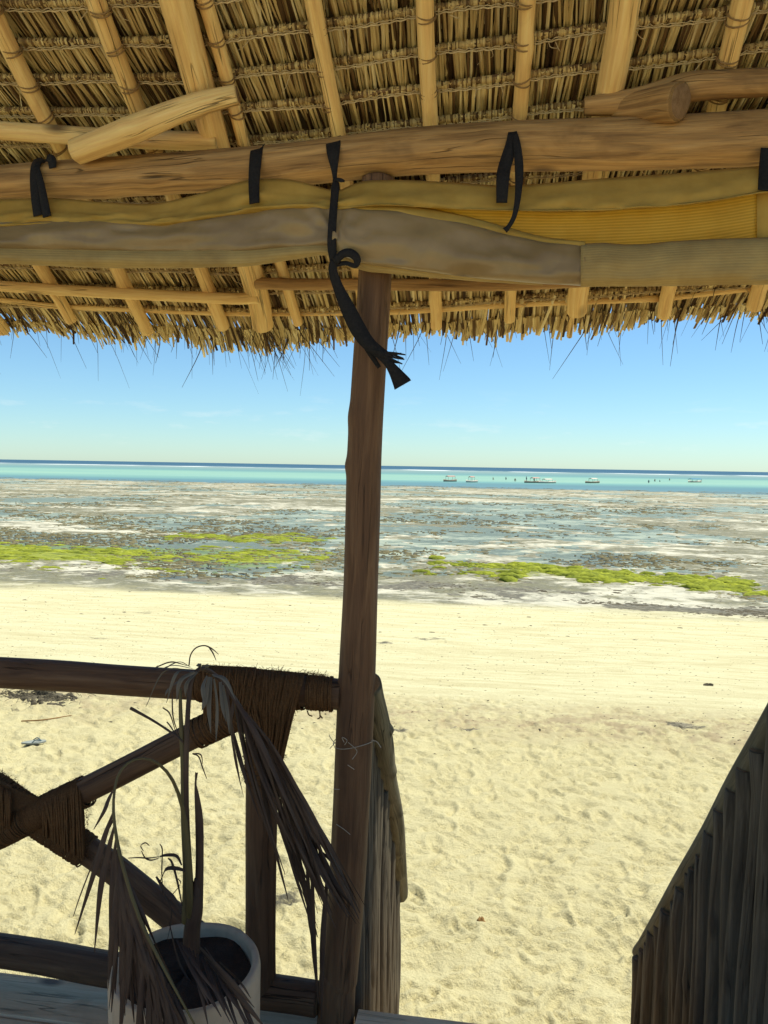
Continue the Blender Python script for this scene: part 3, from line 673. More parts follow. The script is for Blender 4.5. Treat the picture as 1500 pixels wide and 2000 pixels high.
# string tied round the post
a = Acc(); c = onY(690, 1448, YF)
for t in range(1):
    a.tube([tuple(c+Vector((math.sin(g)*.0545, -math.cos(g)*.0545, .004*math.sin(2*g)+.006*t-.01*math.sin(g)*(t-.5)))) for g in np.linspace(0, 6.283, 25)], .0011, seg=5, smoothn=25)
for P in ([(672, 1450), (668, 1440), (678, 1446), (673, 1455)], [(680, 1450), (694, 1462), (697, 1470), (688, 1483)], [(655, 1452), (648, 1445), (643, 1436)], [(655, 1450), (647, 1459), (644, 1463)], [(679, 1494), (692, 1503)], [(651, 1541), (663, 1542)], [(657, 1610), (672, 1620), (684, 1630)]):
    a.tube([onY(x, y, YF-.056) for x, y in P], .0010, seg=5, smoothn=9)
a.tube([onY(x, y, YF-.01) for x, y in ((722, 1447), (735, 1448), (744, 1460))], .0015, seg=5, smoothn=8)
tag(a.build('tied_string', M['string'], post), kind='stuff')

def patch(cols, name, mat, parent, nx=90, ny=14, wr=.0, seed=0, thick=.002, cr=0.):
    """cols: list of (px, [(py, Y), ...]); a sheet through these points"""
    xs = np.array([c[0] for c in cols], float); G = np.array([[list(p) for p in c[1]] for c in cols], float)   # (nc, nr, 2)
    xi = np.linspace(xs[0], xs[-1], nx)
    def cub(y):
        m = np.gradient(y, xs); i = np.clip(np.searchsorted(xs, xi)-1, 0, len(xs)-2); h = xs[i+1]-xs[i]; t = (xi-xs[i])/h
        return (2*t**3-3*t**2+1)*y[i]+(t**3-2*t**2+t)*h*m[i]+(-2*t**3+3*t**2)*y[i+1]+(t**3-t**2)*h*m[i+1]
    H = np.stack([np.stack([cub(G[:, r, k]) for k in range(2)], -1) for r in range(G.shape[1])], 1)   # nx,nr,2
    V = []; U = []
    for i in range(nx):
        C = catmull(H[i], ny); L = 0; prev = None
        for j in range(ny):
            p = onY(xi[i], C[j][0], C[j][1])
            if prev is not None: L += (p-prev).length
            prev = p.copy()
            e = math.sin(math.pi*j/(ny-1))
            if wr: p = p+Vector((0, 1, 0))*wr*e*float(fbm(np.array(xi[i]*.012), np.array(j*.35+xi[i]*.003), 900+seed, 3))
            if cr: p = p+Vector((0, 1, 0))*cr*e*math.exp(-((xi[i]-655)/130)**2)*math.sin(9*math.atan2(C[j][0]-458, xi[i]-655)+.02*xi[i])
            V.append(tuple(p)); U.append((p.x, L))
    F = [(i*ny+j, i*ny+j+1, (i+1)*ny+j+1, (i+1)*ny+j) for i in range(nx-1) for j in range(ny-1)]
    o = link(name, mesh(name, V, F, U), mat, parent)
    if thick: s = o.modifiers.new('thickness', 'SOLIDIFY'); s.thickness = thick; s.offset = 0
    return o
blind = thing('canvas_blind', onY(700, 520, 1.95), 'rolled mustard canvas blind with clear plastic window strapped below the beam', 'blind')
LX = [-420, -200, 0, 100, 200, 300, 400, 490, 570, 640, 668]
ly0 = [398, 394, 390, 387, 395, 398, 376, 352, 352, 370, 376]; ly2 = [446, 440, 436, 431, 432, 436, 424, 410, 404, 402, 404]
ly4 = [482, 483, 485, 487, 488, 490, 490, 488, 481, 478, 480]; ly6 = [512, 513, 515, 519, 522, 523, 522, 519, 507, 498, 500]
patch([(x, [(a_, 1.995), ((a_+b_)/2, 1.972), (b_-6, 1.957), (b_+2, 1.950), (b_+9, 1.962)]) for x, a_, b_ in zip(LX, ly0, ly2)], 'canvas_sheet', M['canvas'], blind, 130, 16, .024, 1)
patch([(x, [(a_-4, 1.966), (a_+6, 1.950), ((a_+b_)/2, 1.935), (b_-4, 1.940), (b_+4, 1.956)]) for x, a_, b_ in zip(LX, ly2, ly4)], 'plastic_window', M['plastic'], blind, 150, 18, .016, 2, .0012, .006)
patch([(x, [(a_-10, 1.962), (a_, 1.944), ((a_+b_)/2+2, 1.936), (b_-3, 1.948), (b_, 1.968), (b_-8, 1.992), (b_-26, 2.0)]) for x, a_, b_ in zip(LX, ly4, ly6)], 'canvas_roll', M['canvas_olive'], blind, 110, 22, .008, 3)
RX = [655, 700, 760, 830, 900, 980, 1060, 1140, 1220, 1300, 1400, 1480, 1600, 1850]
ry0 = [376, 357, 352, 354, 358, 363, 359, 352, 346, 341, 332, 325, 316, 300]; ry1 = [408, 404, 402, 405, 409, 411, 413, 412, 408, 403, 392, 378, 366, 345]
patch([(x, [(a_, 1.985), ((a_+b_)/2, 1.955), (b_-5, 1.938), (b_, 1.935), (b_-3, 1.943)]) for x, a_, b_ in zip(RX, ry0, ry1)], 'canvas_flap', M['canvas'], blind, 130, 16, .018, 4)
PX = [770, 830, 900, 980, 1060, 1140, 1220, 1300, 1400, 1479]
patch([(x, [(float(np.interp(x, RX, ry1))-22, 1.970), (440, 1.972), (500, 1.975)]) for x in PX], 'ribbed_panel', M['canvas_rib'], blind, 60, 16, .006, 5)
patch([(x, [(float(np.interp(x, RX, ry1))-20, 1.966), (430, 1.968), (500, 1.970)]) for x in (1478, 1520, 1600, 1850)], 'side_hem', M['canvas'], blind, 20, 10, .004, 6)
QX = [650, 700, 760, 830, 900, 980, 1060, 1143]
qt = [402, 406, 410, 420, 434, 452, 470, 477]; qb = [492, 512, 522, 531, 540, 548, 554, 558]
patch([(x, [(a_-14+max(0, (x-900)/25), 1.955), (a_-2, 1.945), (a_+6, 1.945)]) for x, a_ in zip(QX, qt)], 'canvas_fold', M['canvas'], blind, 60, 8, .004, 7)
patch([(x, [(a_, 1.957), (a_+9, 1.935), ((a_+b_)/2, 1.918), (b_-12, 1.927), (b_-1, 1.945), (b_-2, 1.965)]) for x, a_, b_ in zip(QX, qt, qb)], 'plastic_roll', M['plastic'], blind, 130, 20, .018, 8, .0012, .006)
patch([(x, [(b_-22, 1.962), (b_-4, 1.953), (b_+e_, 1.962), (b_+e_-4, 1.985), (b_-20, 2.0)]) for x, b_, e_ in zip([650, 680, 710, 760, 830, 900, 980, 1060], [480, 492, 512, 521, 530, 540, 548, 554], [16, 22, 15, 12, 10, 6, 4, 3])], 'under_hem', M['canvas_olive'], blind, 70, 14, .004, 9)
OX = [1134, 1180, 1220, 1260, 1300, 1380, 1480, 1600, 1850]; ot = [477, 475, 478, 477, 473, 468, 465, 460, 450]; ob = [560, 559, 558, 558, 557, 556, 556, 552, 544]
patch([(x, [(a_, 1.962), (a_+7, 1.935), ((a_+b_)/2, 1.915), (b_-14, 1.920), (b_, 1.946), (b_-6, 1.975), (b_-30, 1.99)]) for x, a_, b_ in zip(OX, ot, ob)], 'canvas_roll', M['canvas_olive'], blind, 80, 24, .012, 10)
def strap(pts, name='strap', parent=blind, n=26, acc=None):
    P = [onY(x, y, Y) for x, y, wd, Y in pts]; hw = [wd/2/1500*1.98 for x, y, wd, Y in pts]
    v, f, u = ribbon(P, hw, None, n)
    if acc is not None: acc.add(v, f, u); return
    o = link(name, mesh(name, v, f, u), M['strap'], parent); s = o.modifiers.new('thickness', 'SOLIDIFY'); s.thickness = .003; s.offset = 0; return o
strap([(88, 312, 17, 2.005), (72, 318, 20, 1.978), (68, 345, 21, 1.963), (70, 385, 21, 1.952), (74, 421, 19, 1.945)])
strap([(70, 322, 12, 1.974), (80, 360, 15, 1.955), (92, 423, 18, 1.943)])
strap([(92, 308, 14, 1.985), (101, 312, 18, 1.972), (103, 328, 15, 1.97)])
strap([(506, 285, 25, 2.02), (501, 296, 25, 1.985), (498, 325, 24, 1.970), (496, 360, 22, 1.964), (497, 397, 20, 1.946)])
strap([(652, 270, 29, 2.02), (651, 278, 29, 1.983), (651, 300, 25, 1.968), (653, 330, 13, 1.966), (654, 350, 8, 1.96), (655, 365, 15, 1.945), (652, 400, 15, 1.93), (649, 440, 16, 1.918), (648, 480, 17, 1.915), (652, 512, 15, 1.92)])
strap([(654, 512, 14, 1.915), (668, 497, 15, 1.905), (684, 494, 16, 1.905), (697, 505, 15, 1.905), (694, 519, 10, 1.91), (676, 514, 8, 1.915), (656, 516, 10, 1.92)])
strap([(655, 350, 6, 1.955), (666, 352, 7, 1.95), (673, 354, 3, 1.95)])
strap([(653, 508, 15, 1.918), (650, 528, 17, 1.92), (660, 560, 20, 1.93), (678, 600, 28, 1.935), (698, 640, 31, 1.935), (717, 668, 27, 1.93), (738, 684, 20, 1.925), (758, 696, 15, 1.925)])
strap([(700, 655, 14, 1.938), (722, 676, 18, 1.93), (752, 703, 15, 1.925), (768, 722, 21, 1.925), (783, 745, 33, 1.925), (787, 752, 36, 1.925)])
strap([(710, 672, 8, 1.945), (725, 694, 10, 1.95), (741, 718, 8, 1.955)])
a = Acc()
for q in ([(748, 690), (770, 698), (790, 702)], [(746, 690), (768, 692), (784, 690)], [(750, 694), (770, 704), (786, 711)], [(752, 698), (766, 706), (778, 709)], [(730, 684), (760, 690), (788, 700)], [(745, 688), (772, 690), (792, 693)]):
    a.tube([onY(x, y, 1.924+.004*i) for i, (x, y) in enumerate(q)], [.003, .003, .0016], seg=6, smoothn=8)
a.build('strap_fray', M['strap'], blind)
strap([(998, 242, 7, 2.0), (1000, 258, 14, 1.972), (997, 285, 20, 1.958), (986, 325, 24, 1.948), (982, 350, 24, 1.93), (980, 396, 20, 1.928)])
strap([(1004, 258, 10, 1.968), (1010, 285, 14, 1.955), (1014, 330, 16, 1.945), (1012, 380, 12, 1.928), (1005, 420, 9, 1.925), (994, 442, 8, 1.925), (986, 450, 11, 1.925)])
strap([(975, 352, 12, 1.94), (990, 318, 20, 1.95), (1003, 262, 18, 1.965)])
strap([(1502, 290, 28, 1.965), (1498, 330, 27, 1.955), (1493, 372, 22, 1.93)])

# ------------------------------------------------------------------ deck and stairs
deck = thing('wooden_deck', (0, 1.0, 0), 'weathered grey plank deck floor under the thatched roof', 'deck')
y = 2.075; i = 0
pw = [.175, .14, .15, .135, .16, .15, .14, .15, .16, .14, .15, .15, .14, .16]
for q, wd in enumerate(pw+[.15]*12):
    xa, xb = (-3.3, 2.8) if q else (-3.3, -.37)
    boxmesh('plank', xa, xb, y-wd+.004, y-.004, -.032, 0, M['plank'], deck, .004, .0012, q)
    if q == 0: boxmesh('plank', .70, 2.8, y-wd+.004, y-.004, -.032, 0, M['plank'], deck, .004, .0012, 55)
    y -= wd
thr = boxmesh('threshold_plank', -.355, .60, 1.905, 2.052, -.03, .038, M['plank'], deck, .005, .001, 71)
for k, X in enumerate((-3, -1.5, -.5, .8, 2.5)):
    log('deck_leg', [(X, 1.85, -1.75), (X, 1.85, -.035)], .06, [M['grey'], M['beam_end']], deck, seg=14, rough=.06, seed=600+k)
    log('deck_leg', [(X, -.5, -1.75), (X, -.5, -.035)], .06, [M['grey'], M['beam_end']], deck, seg=14, rough=.06, seed=620+k)
stairs = thing('beach_stairs', (.1, 2.8, -1.4), 'steep wooden stairs going down from the deck to the sand', 'stairs')
for k in range(6):
    yy = 2.10+.235*k; zz = -.21-.205*k
    boxmesh('tread', -.34, .54, yy, yy+.22, zz-.035, zz, M['plank'], stairs, .004, .001, 80+k)
for k, X in enumerate((-.375, .575)):
    log('stringer', [(X, 2.06, -.16), (X, 3.55, -1.46)], .045, [M['grey'], M['beam_end']], stairs, seg=14, rough=.06, seed=640+k)
# stair railings
def stair_rail(label, hand, side, cols, seed, span):
    P = [Vector(p) for p in hand]
    t = thing('stair_railing', (P[-1].x, (P[0].y+P[-1].y)/2, -1.4), label, 'railing', 'handrails of the beach stairs')
    rad = [.038]*(len(P)-1)+[.034]
    kn = [(rgx, 1.2+rgx, .02, .008) for rgx in (.35, .7, 1.1, 1.5, 1.8)]
    log('handrail', P, rad, [M['grey'], M['beam_end']], t, seg=28, rough=.06, seed=seed, step=.015, wob=.003, knots=kn)
    C = catmull(P, 80); r2 = random.Random(seed); y = span[0]; k = 0; span = (span[0], P[-1].y-.02)
    while y < span[1]:
        r = r2.uniform(.022, .036) if r2.random() < .75 else r2.uniform(.016, .022)
        y += r*1.02
        X = float(np.interp(y, C[:, 1], C[:, 0])); Z = float(np.interp(y, C[:, 1], C[:, 2]))
        X += (.030 if side < 0 else .017)*-1+r2.uniform(-.006, .006)
        zb = max(-1.42, -.05-.89*(y-2.05)-.42) if y > 2.2 else -.42 if y > 2.1 else .004
        top = Z+(-.030 if side < 0 else -.034)+r2.uniform(-.014, .014)
        ln = r2.uniform(-.02, .02)
        log('picket', [(X, y+ln*.6, zb), (X+r2.uniform(-.008, .008), y+ln*.3, (zb+top)/2), (X, y, top)], [r, r*r2.uniform(.94, 1.04), r*r2.uniform(.85, .98)], [M['picket'], M['beam_end']], t, seg=12, rough=.07, seed=seed*50+k, wob=.006, step=.05,
            knots=[(r2.uniform(.2, .8), r2.uniform(0, 6.28), .014, .006)])
        y += r*1.02+r2.uniform(.002, .02); k += 1
    return t
sl = stair_rail('grey log stair railing of close pickets beside the brown support post', [onY(718, 1335, 2.04), onY(744, 1460, 2.42), onY(762, 1565, 2.80), onY(776, 1660, 3.18), onY(782, 1722, 3.46), onY(783, 1748, 3.60)], -1, None, 701, (2.10, 9))
sr = stair_rail('grey log stair railing of thick pickets opposite the support post', [onX(1600, 1268, .665), onX(1519, 1405, .655), onX(1478, 1482, .65), onX(1424, 1576, .64), onX(1364, 1688, .63), (onX(1292, 1806, .615)), onX(1252, 1862, .605)], 1, None, 702, (1.74, 9))

# ------------------------------------------------------------------ deck railing with rope bound joints
rail = thing('deck_railing', onY(300, 1960, YF), 'dark log deck railing with crossed braces bound in brown rope', 'railing')
RL = [M['rail'], M['beam_end']]
log('top_rail', [onY(x, y, YF) for x, y in ((-420, 1285), (0, 1314), (200, 1326), (400, 1336), (560, 1349), (668, 1357))], [.045, .044, .043, .043, .043, .042], RL, rail, seg=26, rough=.04, seed=801, wob=.003, step=.02)
log('bottom_rail', [onY(x, y, YF) for x, y in ((-420, 1806), (0, 1858), (200, 1890), (420, 1922), (620, 1952))], [.046, .046, .047, .047, .046], RL, rail, seg=26, rough=.04, seed=802, wob=.003, step=.02)
log('upright', [onY(x, y, YF) for x, y in ((521, 1352), (516, 1450), (512, 1600), (510, 1750), (508, 1945))], [.045, .045, .044, .043, .045], RL, rail, seg=26, rough=.035, seed=803, wob=.003, step=.02)
log('brace', [onY(x, y, YF-.018) for x, y in ((500, 1378), (350, 1450), (200, 1528), (60, 1596), (-120, 1690), (-380, 1825))], .037, RL, rail, seg=22, rough=.04, seed=804, wob=.003, step=.02)
log('brace', [onY(x, y, YF+.022) for x, y in ((430, 1872), (300, 1762), (200, 1682), (60, 1590), (-120, 1470), (-350, 1330))], .040, RL, rail, seg=22, rough=.04, seed=805, wob=.003, step=.02)
def coil(a, P0, P1, r, pitch=.0048, rr=.0026, tilt=.0, seed=0):
    P0 = Vector(P0); P1 = Vector(P1); d = P1-P0; L = d.length; T = d.normalized(); A = Vector((0, 1, 0)); A = (A-T*A.dot(T)).normalized(); B = T.cross(A)
    n = max(2, int(L/pitch)); pts = []; r2 = random.Random(seed); ph = 0
    for i in range(n*16+1):
        g = 2*math.pi*i/16; t = i/(n*16)
        if i % 16 == 0: ph = r2.uniform(-.0015, .0015)
        pts.append(tuple(P0+d*t+T*(tilt*r*math.cos(g)+ph)+(A*math.cos(g)+B*math.sin(g))*(r+ph+rr)))
    a.tube(pts, rr, seg=5, smoothn=len(pts))
def strands(a, top, bot, Yc, rt, rb, n, seed):
    """cord laid from over the rail (pixel line top) down round another pole (pixel line bot), front and back"""
    r2 = random.Random(seed)
    for i in range(n):
        t = (i+r2.uniform(-.35, .35))/(n-1); t = min(1, max(0, t))
        (x0, y0), (x1, y1) = [(top[0][0]+(top[1][0]-top[0][0])*t, top[0][1]+(top[1][1]-top[0][1])*t), (bot[0][0]+(bot[1][0]-bot[0][0])*t, bot[0][1]+(bot[1][1]-bot[0][1])*t)]
        j = r2.uniform(-.004, .004); x1 += r2.uniform(-7, 7)
        for s in (-1, 1):
            P = [onY(x0, y0, Yc), onY(x0+(x1-x0)*.10, y0+6+(y1-y0)*.06, Yc+s*(rt*.75+j)), onY(x0+(x1-x0)*.32, y0+(y1-y0)*.32, Yc+s*(rt+.006+j)), onY(x0+(x1-x0)*.7, y0+(y1-y0)*.7, Yc+s*(rb+.008+j)), onY(x1, y1, Yc+s*(rb*.7+j))]
            a.tube(P, .0032, seg=5, smoothn=12)
def fuzz(a, pts, n, seed, L=.014):
    r2 = random.Random(seed)
    for i in range(n):
        k = r2.randrange(len(pts)-1); t = r2.random(); x = pts[k][0]*(1-t)+pts[k+1][0]*t; y = pts[k][1]*(1-t)+pts[k+1][1]*t
        p = onY(x, y, YF+r2.uniform(-.03, .03)); d = Vector((r2.gauss(0, 1), r2.gauss(0, .6), r2.gauss(0, 1))).normalized()*r2.uniform(.4, 1.3)*L
        a.tube([p-d*.6, p+d*.4+Vector((0, 0, .003)), p+d], .00055, seg=3, smoothn=4)
def core(a, poly, Yc, hw):
    F = [onY(x, y, Yc-hw) for x, y in poly]; Bk = [onY(x, y, Yc+hw) for x, y in poly]; k = len(poly)
    a.add([tuple(p) for p in F+Bk], [tuple(range(k)), tuple(range(2*k-1, k-1, -1))]+[(i, i+k, (i+1) % k+k, (i+1) % k) for i in range(k)])
a = Acc()
pr = lambda x: onY(x, float(np.interp(x, [0, 200, 400, 560, 668], [1314, 1326, 1336, 1349, 1357])), YF)
coil(a, pr(392), pr(596), .0455, seed=1, tilt=.15)
coil(a, pr(600), pr(650), .0435, seed=11, tilt=-.1)
coil(a, onY(517, 1415, YF), onY(513, 1524, YF), .0465, seed=2, tilt=-.1)
coil(a, onY(470, 1392, YF-.018), onY(385, 1433, YF-.018), .039, seed=3)
core(a, [(415, 1345), (585, 1350), (556, 1420), (553, 1440), (482, 1440), (476, 1432), (440, 1425), (425, 1395)], YF, .036)
strands(a, [(468, 1304), (594, 1316)], [(478, 1428), (552, 1448)], YF, .047, .045, 62, 5)
strands(a, [(440, 1302), (594, 1316)], [(500, 1440), (545, 1500)], YF, .050, .047, 48, 6)
strands(a, [(396, 1300), (500, 1305)], [(402, 1430), (474, 1425)], YF-.004, .047, .05, 48, 7)
fuzz(a, [(400, 1301), (500, 1305), (596, 1316), (640, 1320)], 130, 8); fuzz(a, [(593, 1340), (560, 1425), (546, 1520)], 90, 9); fuzz(a, [(478, 1440), (478, 1524)], 80, 10); fuzz(a, [(405, 1385), (432, 1400), (430, 1440), (470, 1425)], 70, 12)
for q in ([(600, 1388), (603, 1396), (610, 1399)], [(624, 1388), (625, 1401), (620, 1404)], [(624, 1396), (630, 1403)]): a.tube([onY(x, y, YF-.03) for x, y in q], .002, seg=5, smoothn=6)
tag(a.build('rope_binding', M['rope'], rail))
a = Acc()
for (P0, P1, r, s) in (((60, 1596), (168, 1545), .041, 21), ((60, 1592), (172, 1664), .044, 22), ((60, 1590), (-90, 1490), .044, 23), ((60, 1596), (-90, 1672), .041, 24)):
    dy = -.012 if s in (21, 24) else .016
    coil(a, onY(*P0, YF+dy), onY(*P1, YF+dy), r, seed=s)
core(a, [(80, 1560), (160, 1522), (166, 1600), (166, 1665), (150, 1672), (66, 1618), (-60, 1672), (-90, 1600), (-60, 1500), (0, 1530)], YF, .035)
for s, (t0, t1, b0, b1) in enumerate((((84, 1556), (156, 1518), (92, 1632), (162, 1680)), ((-90, 1478), (20, 1536), (-70, 1690), (20, 1628)))): strands(a, [t0, t1], [b0, b1], YF, .055, .055, 52, 30+s)
fuzz(a, [(76, 1560), (160, 1517), (170, 1600), (172, 1680)], 120, 33); fuzz(a, [(160, 1678), (66, 1620), (0, 1655)], 90, 34); fuzz(a, [(0, 1505), (70, 1560)], 60, 35)
tag(a.build('rope_binding', M['rope'], rail))
# post with rope at the far side of the stairs
p2 = thing('support_post', (.755, 1.98, 0), 'brown log post with coir rope wrapped round it beyond the stairs', 'post')
log('post_log', [(.745, 1.985, -1.45), (.75, 1.985, 0), (.765, 1.985, 1.0), (.79, 2.03, 2.42)], [.05, .049, .048, .045], [M['post'], M['beam_end']], p2, seg=26, rough=.045, seed=901, step=.03)
a = Acc(); coil(a, (.762, 1.985, .78), (.764, 1.985, .98), .048, .009, .005, .2, 41); a.build('rope_wrap', M['rope'], p2)
# far corner posts that carry the roof outside the picture
for k, (X, Y) in enumerate(((-2.6, YF), (2.2, YF), (-2.6, .95), (2.2, .95))):
    t = thing('support_post', (X, Y, 0), ['roof post at the front far along the deck past the railing', 'roof post at the front beyond the rope wrapped post', 'tall roof post at the back of the deck on the railing side', 'tall roof post at the back of the deck on the stair side'][k], 'post', 'outer roof posts')
    log('post_log', [(X, Y, -1.5), (X, Y, 1), (X+.02, Y, 2.40 if Y > 1 else 3.22)], [.055, .052, .048], [M['post'], M['beam_end']], t, seg=16, rough=.04, seed=910+k)

# ------------------------------------------------------------------ planter and palm seedling
PC = onY(364, 1884, 1.60); PR = .168; PZ = PC.z
potT = thing('plant_pot', (PC.x, PC.y, 0), 'tall round cream concrete planter standing on the deck', 'planter')
prof = [(.0, .0), (PR*.93, .0), (PR*.96, .01), (PR*.985, PZ*.5), (PR, PZ-.012), (PR*.985, PZ-.002), (PR*.96, PZ+.002), (PR*.89, PZ), (PR*.875, PZ-.008), (PR*.865, PZ-.09)]
def lathe(prof, c, seg=56, jit=.0, seed=0):
    r2 = np.random.default_rng(seed); V = []; F = []; U = []
    for i, (r, z) in enumerate(prof):
        for j in range(seg):
            g = 2*math.pi*j/seg; rr = r*(1+jit*math.sin(3*g+i*.7)+jit*.6*math.sin(7*g+i*1.9+1))
            V.append((c[0]+rr*math.cos(g), c[1]+rr*math.sin(g), c[2]+z+jit*.25*math.sin(5*g+2)*(z > .1))); U.append((g, z))
    for i in range(len(prof)-1):
        for j in range(seg): F.append((i*seg+j, i*seg+(j+1) % seg, (i+1)*seg+(j+1) % seg, (i+1)*seg+j))
    return V, F, U
v, f, u = lathe(prof, (PC.x, PC.y, 0), 64, .006)
link('pot_wall', mesh('pot_wall', v, f, u), M['pot'], potT)
v, f, u = lathe([(0, PZ-.022), (PR*.3, PZ-.018), (PR*.6, PZ-.026), (PR*.88, PZ-.024)], (PC.x, PC.y, 0), 40, .02, 3)
link('soil', mesh('soil', v, f, u), M['soil'], potT)
palm = thing('palm_seedling', (PC.x+.01, PC.y, PZ-.05), 'withered palm seedling with drooping dry fronds in the concrete planter', 'plant')
YP = 1.60
def stalk(name, pts, mat, parent=palm, seed=0, seg=8, rough=.05):
    """pts: (px, py, radius px, Y)"""
    return log(name, [onY(x, y, Y) for x, y, r, Y in pts], [r/1500*Y for x, y, r, Y in pts], mat, parent, seg=seg, rough=rough, seed=seed, smoothn=30)
def leaflet(pts, mat, parent, tw=None, name='leaflet', fold=.5):
    """pts: (px, py, half width px, Y)"""
    v, f, u = ribbon([onY(x, y, Y) for x, y, h, Y in pts], [h/1500*Y for x, y, h, Y in pts], tw, 14, fold)
    return link(name, mesh(name, v, f, u), mat, parent)
stem = stalk('stem', [(372, 1862, 18, YP), (374, 1815, 17, YP), (380, 1780, 16, YP), (384, 1745, 12, YP), (385, 1715, 6, YP)], M['dry'], seed=1, seg=12, rough=.08)
stalk('stem', [(366, 1800, 13, YP), (366, 1700, 10, YP), (360, 1600, 7.5, YP), (358, 1500, 6, YP), (353, 1400, 4.5, YP+.01), (352, 1345, 3, YP+.02)], M['stalk'], seed=2)
fr_r = stalk('frond', [(374, 1800, 11, YP), (369, 1700, 8, YP), (363, 1580, 7, YP), (364, 1460, 6, YP), (370, 1350, 5, YP+.02), (382, 1312, 5, YP+.04), (405, 1308, 5, YP+.07), (440, 1340, 4.5, YP+.12), (480, 1400, 4.5, YP+.16), (530, 1490, 4, YP+.19), (580, 1580, 3.5, YP+.22), (630, 1670, 3, YP+.24), (668, 1745, 1.5, YP+.25)], M['dry'], seed=3)
leaflet([(384, 1508, 3.5, YP), (382, 1530, 2, YP), (384, 1550, 5, YP), (389, 1600, 9, YP), (390, 1680, 9, YP), (388, 1760, 10, YP)], M['dry'], palm, name='spear_leaf', fold=.8)
fr_l = stalk('frond', [(372, 1790, 8, YP-.01), (367, 1660, 7, YP-.02), (357, 1580, 4.5, YP-.03), (335, 1520, 3.5, YP-.055), (300, 1486, 3, YP-.085), (262, 1484, 2.8, YP-.12), (233, 1510, 2.8, YP-.145), (222, 1560, 3, YP-.165), (225, 1620, 3.5, YP-.18), (242, 1700, 4, YP-.20), (275, 1800, 4, YP-.21), (325, 1900, 3.5, YP-.22), (385, 2010, 2, YP-.23)], M['stalk'], seed=4)
rl = random.Random(12)
# right frond: long leaflets trailing along the drooping rib
RF = [(440, 1340), (480, 1400), (530, 1490), (580, 1580), (630, 1670), (668, 1745)]
for i in range(66):
    t = rl.random()**1.1*.8; s = t*(len(RF)-1); k = min(int(s), len(RF)-2); q = s-k
    x = RF[k][0]*(1-q)+RF[k+1][0]*q; y = RF[k][1]*(1-q)+RF[k+1][1]*q; Y = YP+.10+.15*t+rl.uniform(-.01, .02)
    side = rl.choice((-1, -1, 1)); L = rl.uniform(210, 390)*(1-.35*t)
    ex = x+L*rl.uniform(.30, .55)+(-60 if side < 0 else 25)*rl.uniform(.4, 1.); ey = y+L*rl.uniform(.82, .98)
    ex = min(ex, 705+rl.uniform(-10, 12)); ey = min(ey, 1800+rl.uniform(-30, 15)); h = rl.uniform(3, 6.5)
    m = M['dry']
    leaflet([(x, y, 2, Y), (x+(ex-x)*.3+side*10, y+(ey-y)*.28, h, Y-.01), (x+(ex-x)*.65+side*8, y+(ey-y)*.65, h*.8, Y-.015), (ex, ey, .8, Y-.01)], m, fr_r, [tuple((rl.uniform(.3, 1), rl.uniform(-1, 1), rl.uniform(-.2, .2))) for _ in range(4)])
for (x0, y0, x1, y1) in ((560, 1620, 615, 1790), (580, 1650, 620, 1830), (600, 1690, 618, 1880), (610, 1700, 622, 1960), (640, 1700, 628, 1990), (545, 1560, 600, 1720)):
    leaflet([(x0, y0, 3, YP+.2), ((x0+x1)/2-4, (y0+y1)/2, 6, YP+.2), (x1, y1, 1, YP+.2)], M['dry'], fr_r)
# bleached leaflets at the crown
for (x0, y0, x1, y1, x2, y2, h) in ((378, 1312, 345, 1315, 325, 1365, 7), (380, 1312, 352, 1330, 345, 1362, 8), (385, 1312, 365, 1335, 362, 1352, 8), (372, 1308, 320, 1312, 285, 1372, 3), (408, 1322, 400, 1370, 394, 1380, 8), (412, 1322, 408, 1380, 412, 1425, 8), (418, 1326, 424, 1380, 422, 1440, 8), (430, 1332, 436, 1380, 442, 1402, 8), (436, 1338, 444, 1390, 448, 1425, 6), (404, 1320, 396, 1345, 400, 1372, 7), (376, 1306, 340, 1300, 305, 1302, 4), (372, 1303, 350, 1293, 318, 1298, 3.5), (390, 1304, 388, 1298, 390, 1292, 9), (403, 1306, 405, 1300, 405, 1294, 8), (415, 1318, 440, 1328, 460, 1360, 7), (350, 1330, 330, 1345, 322, 1352, 5)):
    Y = YP+rl.uniform(0, .05)
    leaflet([(x0, y0, h*.4, Y), (x1, y1, h*.62, Y-.015), (x2, y2+8, .6, Y-.02)], M['silver'], fr_r, [(1, rl.uniform(-.8, .8), 0), (1, rl.uniform(-.8, .8), .3), (.8, 1, 0)])
for q in ([(369, 1300), (372, 1280), (382, 1266), (398, 1261), (412, 1266), (427, 1278)], [(408, 1264), (416, 1276), (422, 1290)], [(305, 1303), (335, 1293), (365, 1300)], [(336, 1352), (338, 1400), (350, 1438)], [(318, 1382), (332, 1395), (345, 1436)], [(326, 1410), (334, 1420), (346, 1440)], [(376, 1472), (388, 1478), (396, 1500), (404, 1521)], [(376, 1472), (392, 1474), (396, 1492)]):
    stalk('tendril', [(x, y, 1.5 if i < len(q)-1 else .6, YP+.01) for i, (x, y) in enumerate(q)], M['dry'], fr_r, 5, 5)
stalk('broken_stalk', [(255, 1383, 3.6, YP), (300, 1408, 2.6, YP), (345, 1438, 2.4, YP), (358, 1450, 2, YP)], M['dry'], palm, 6)
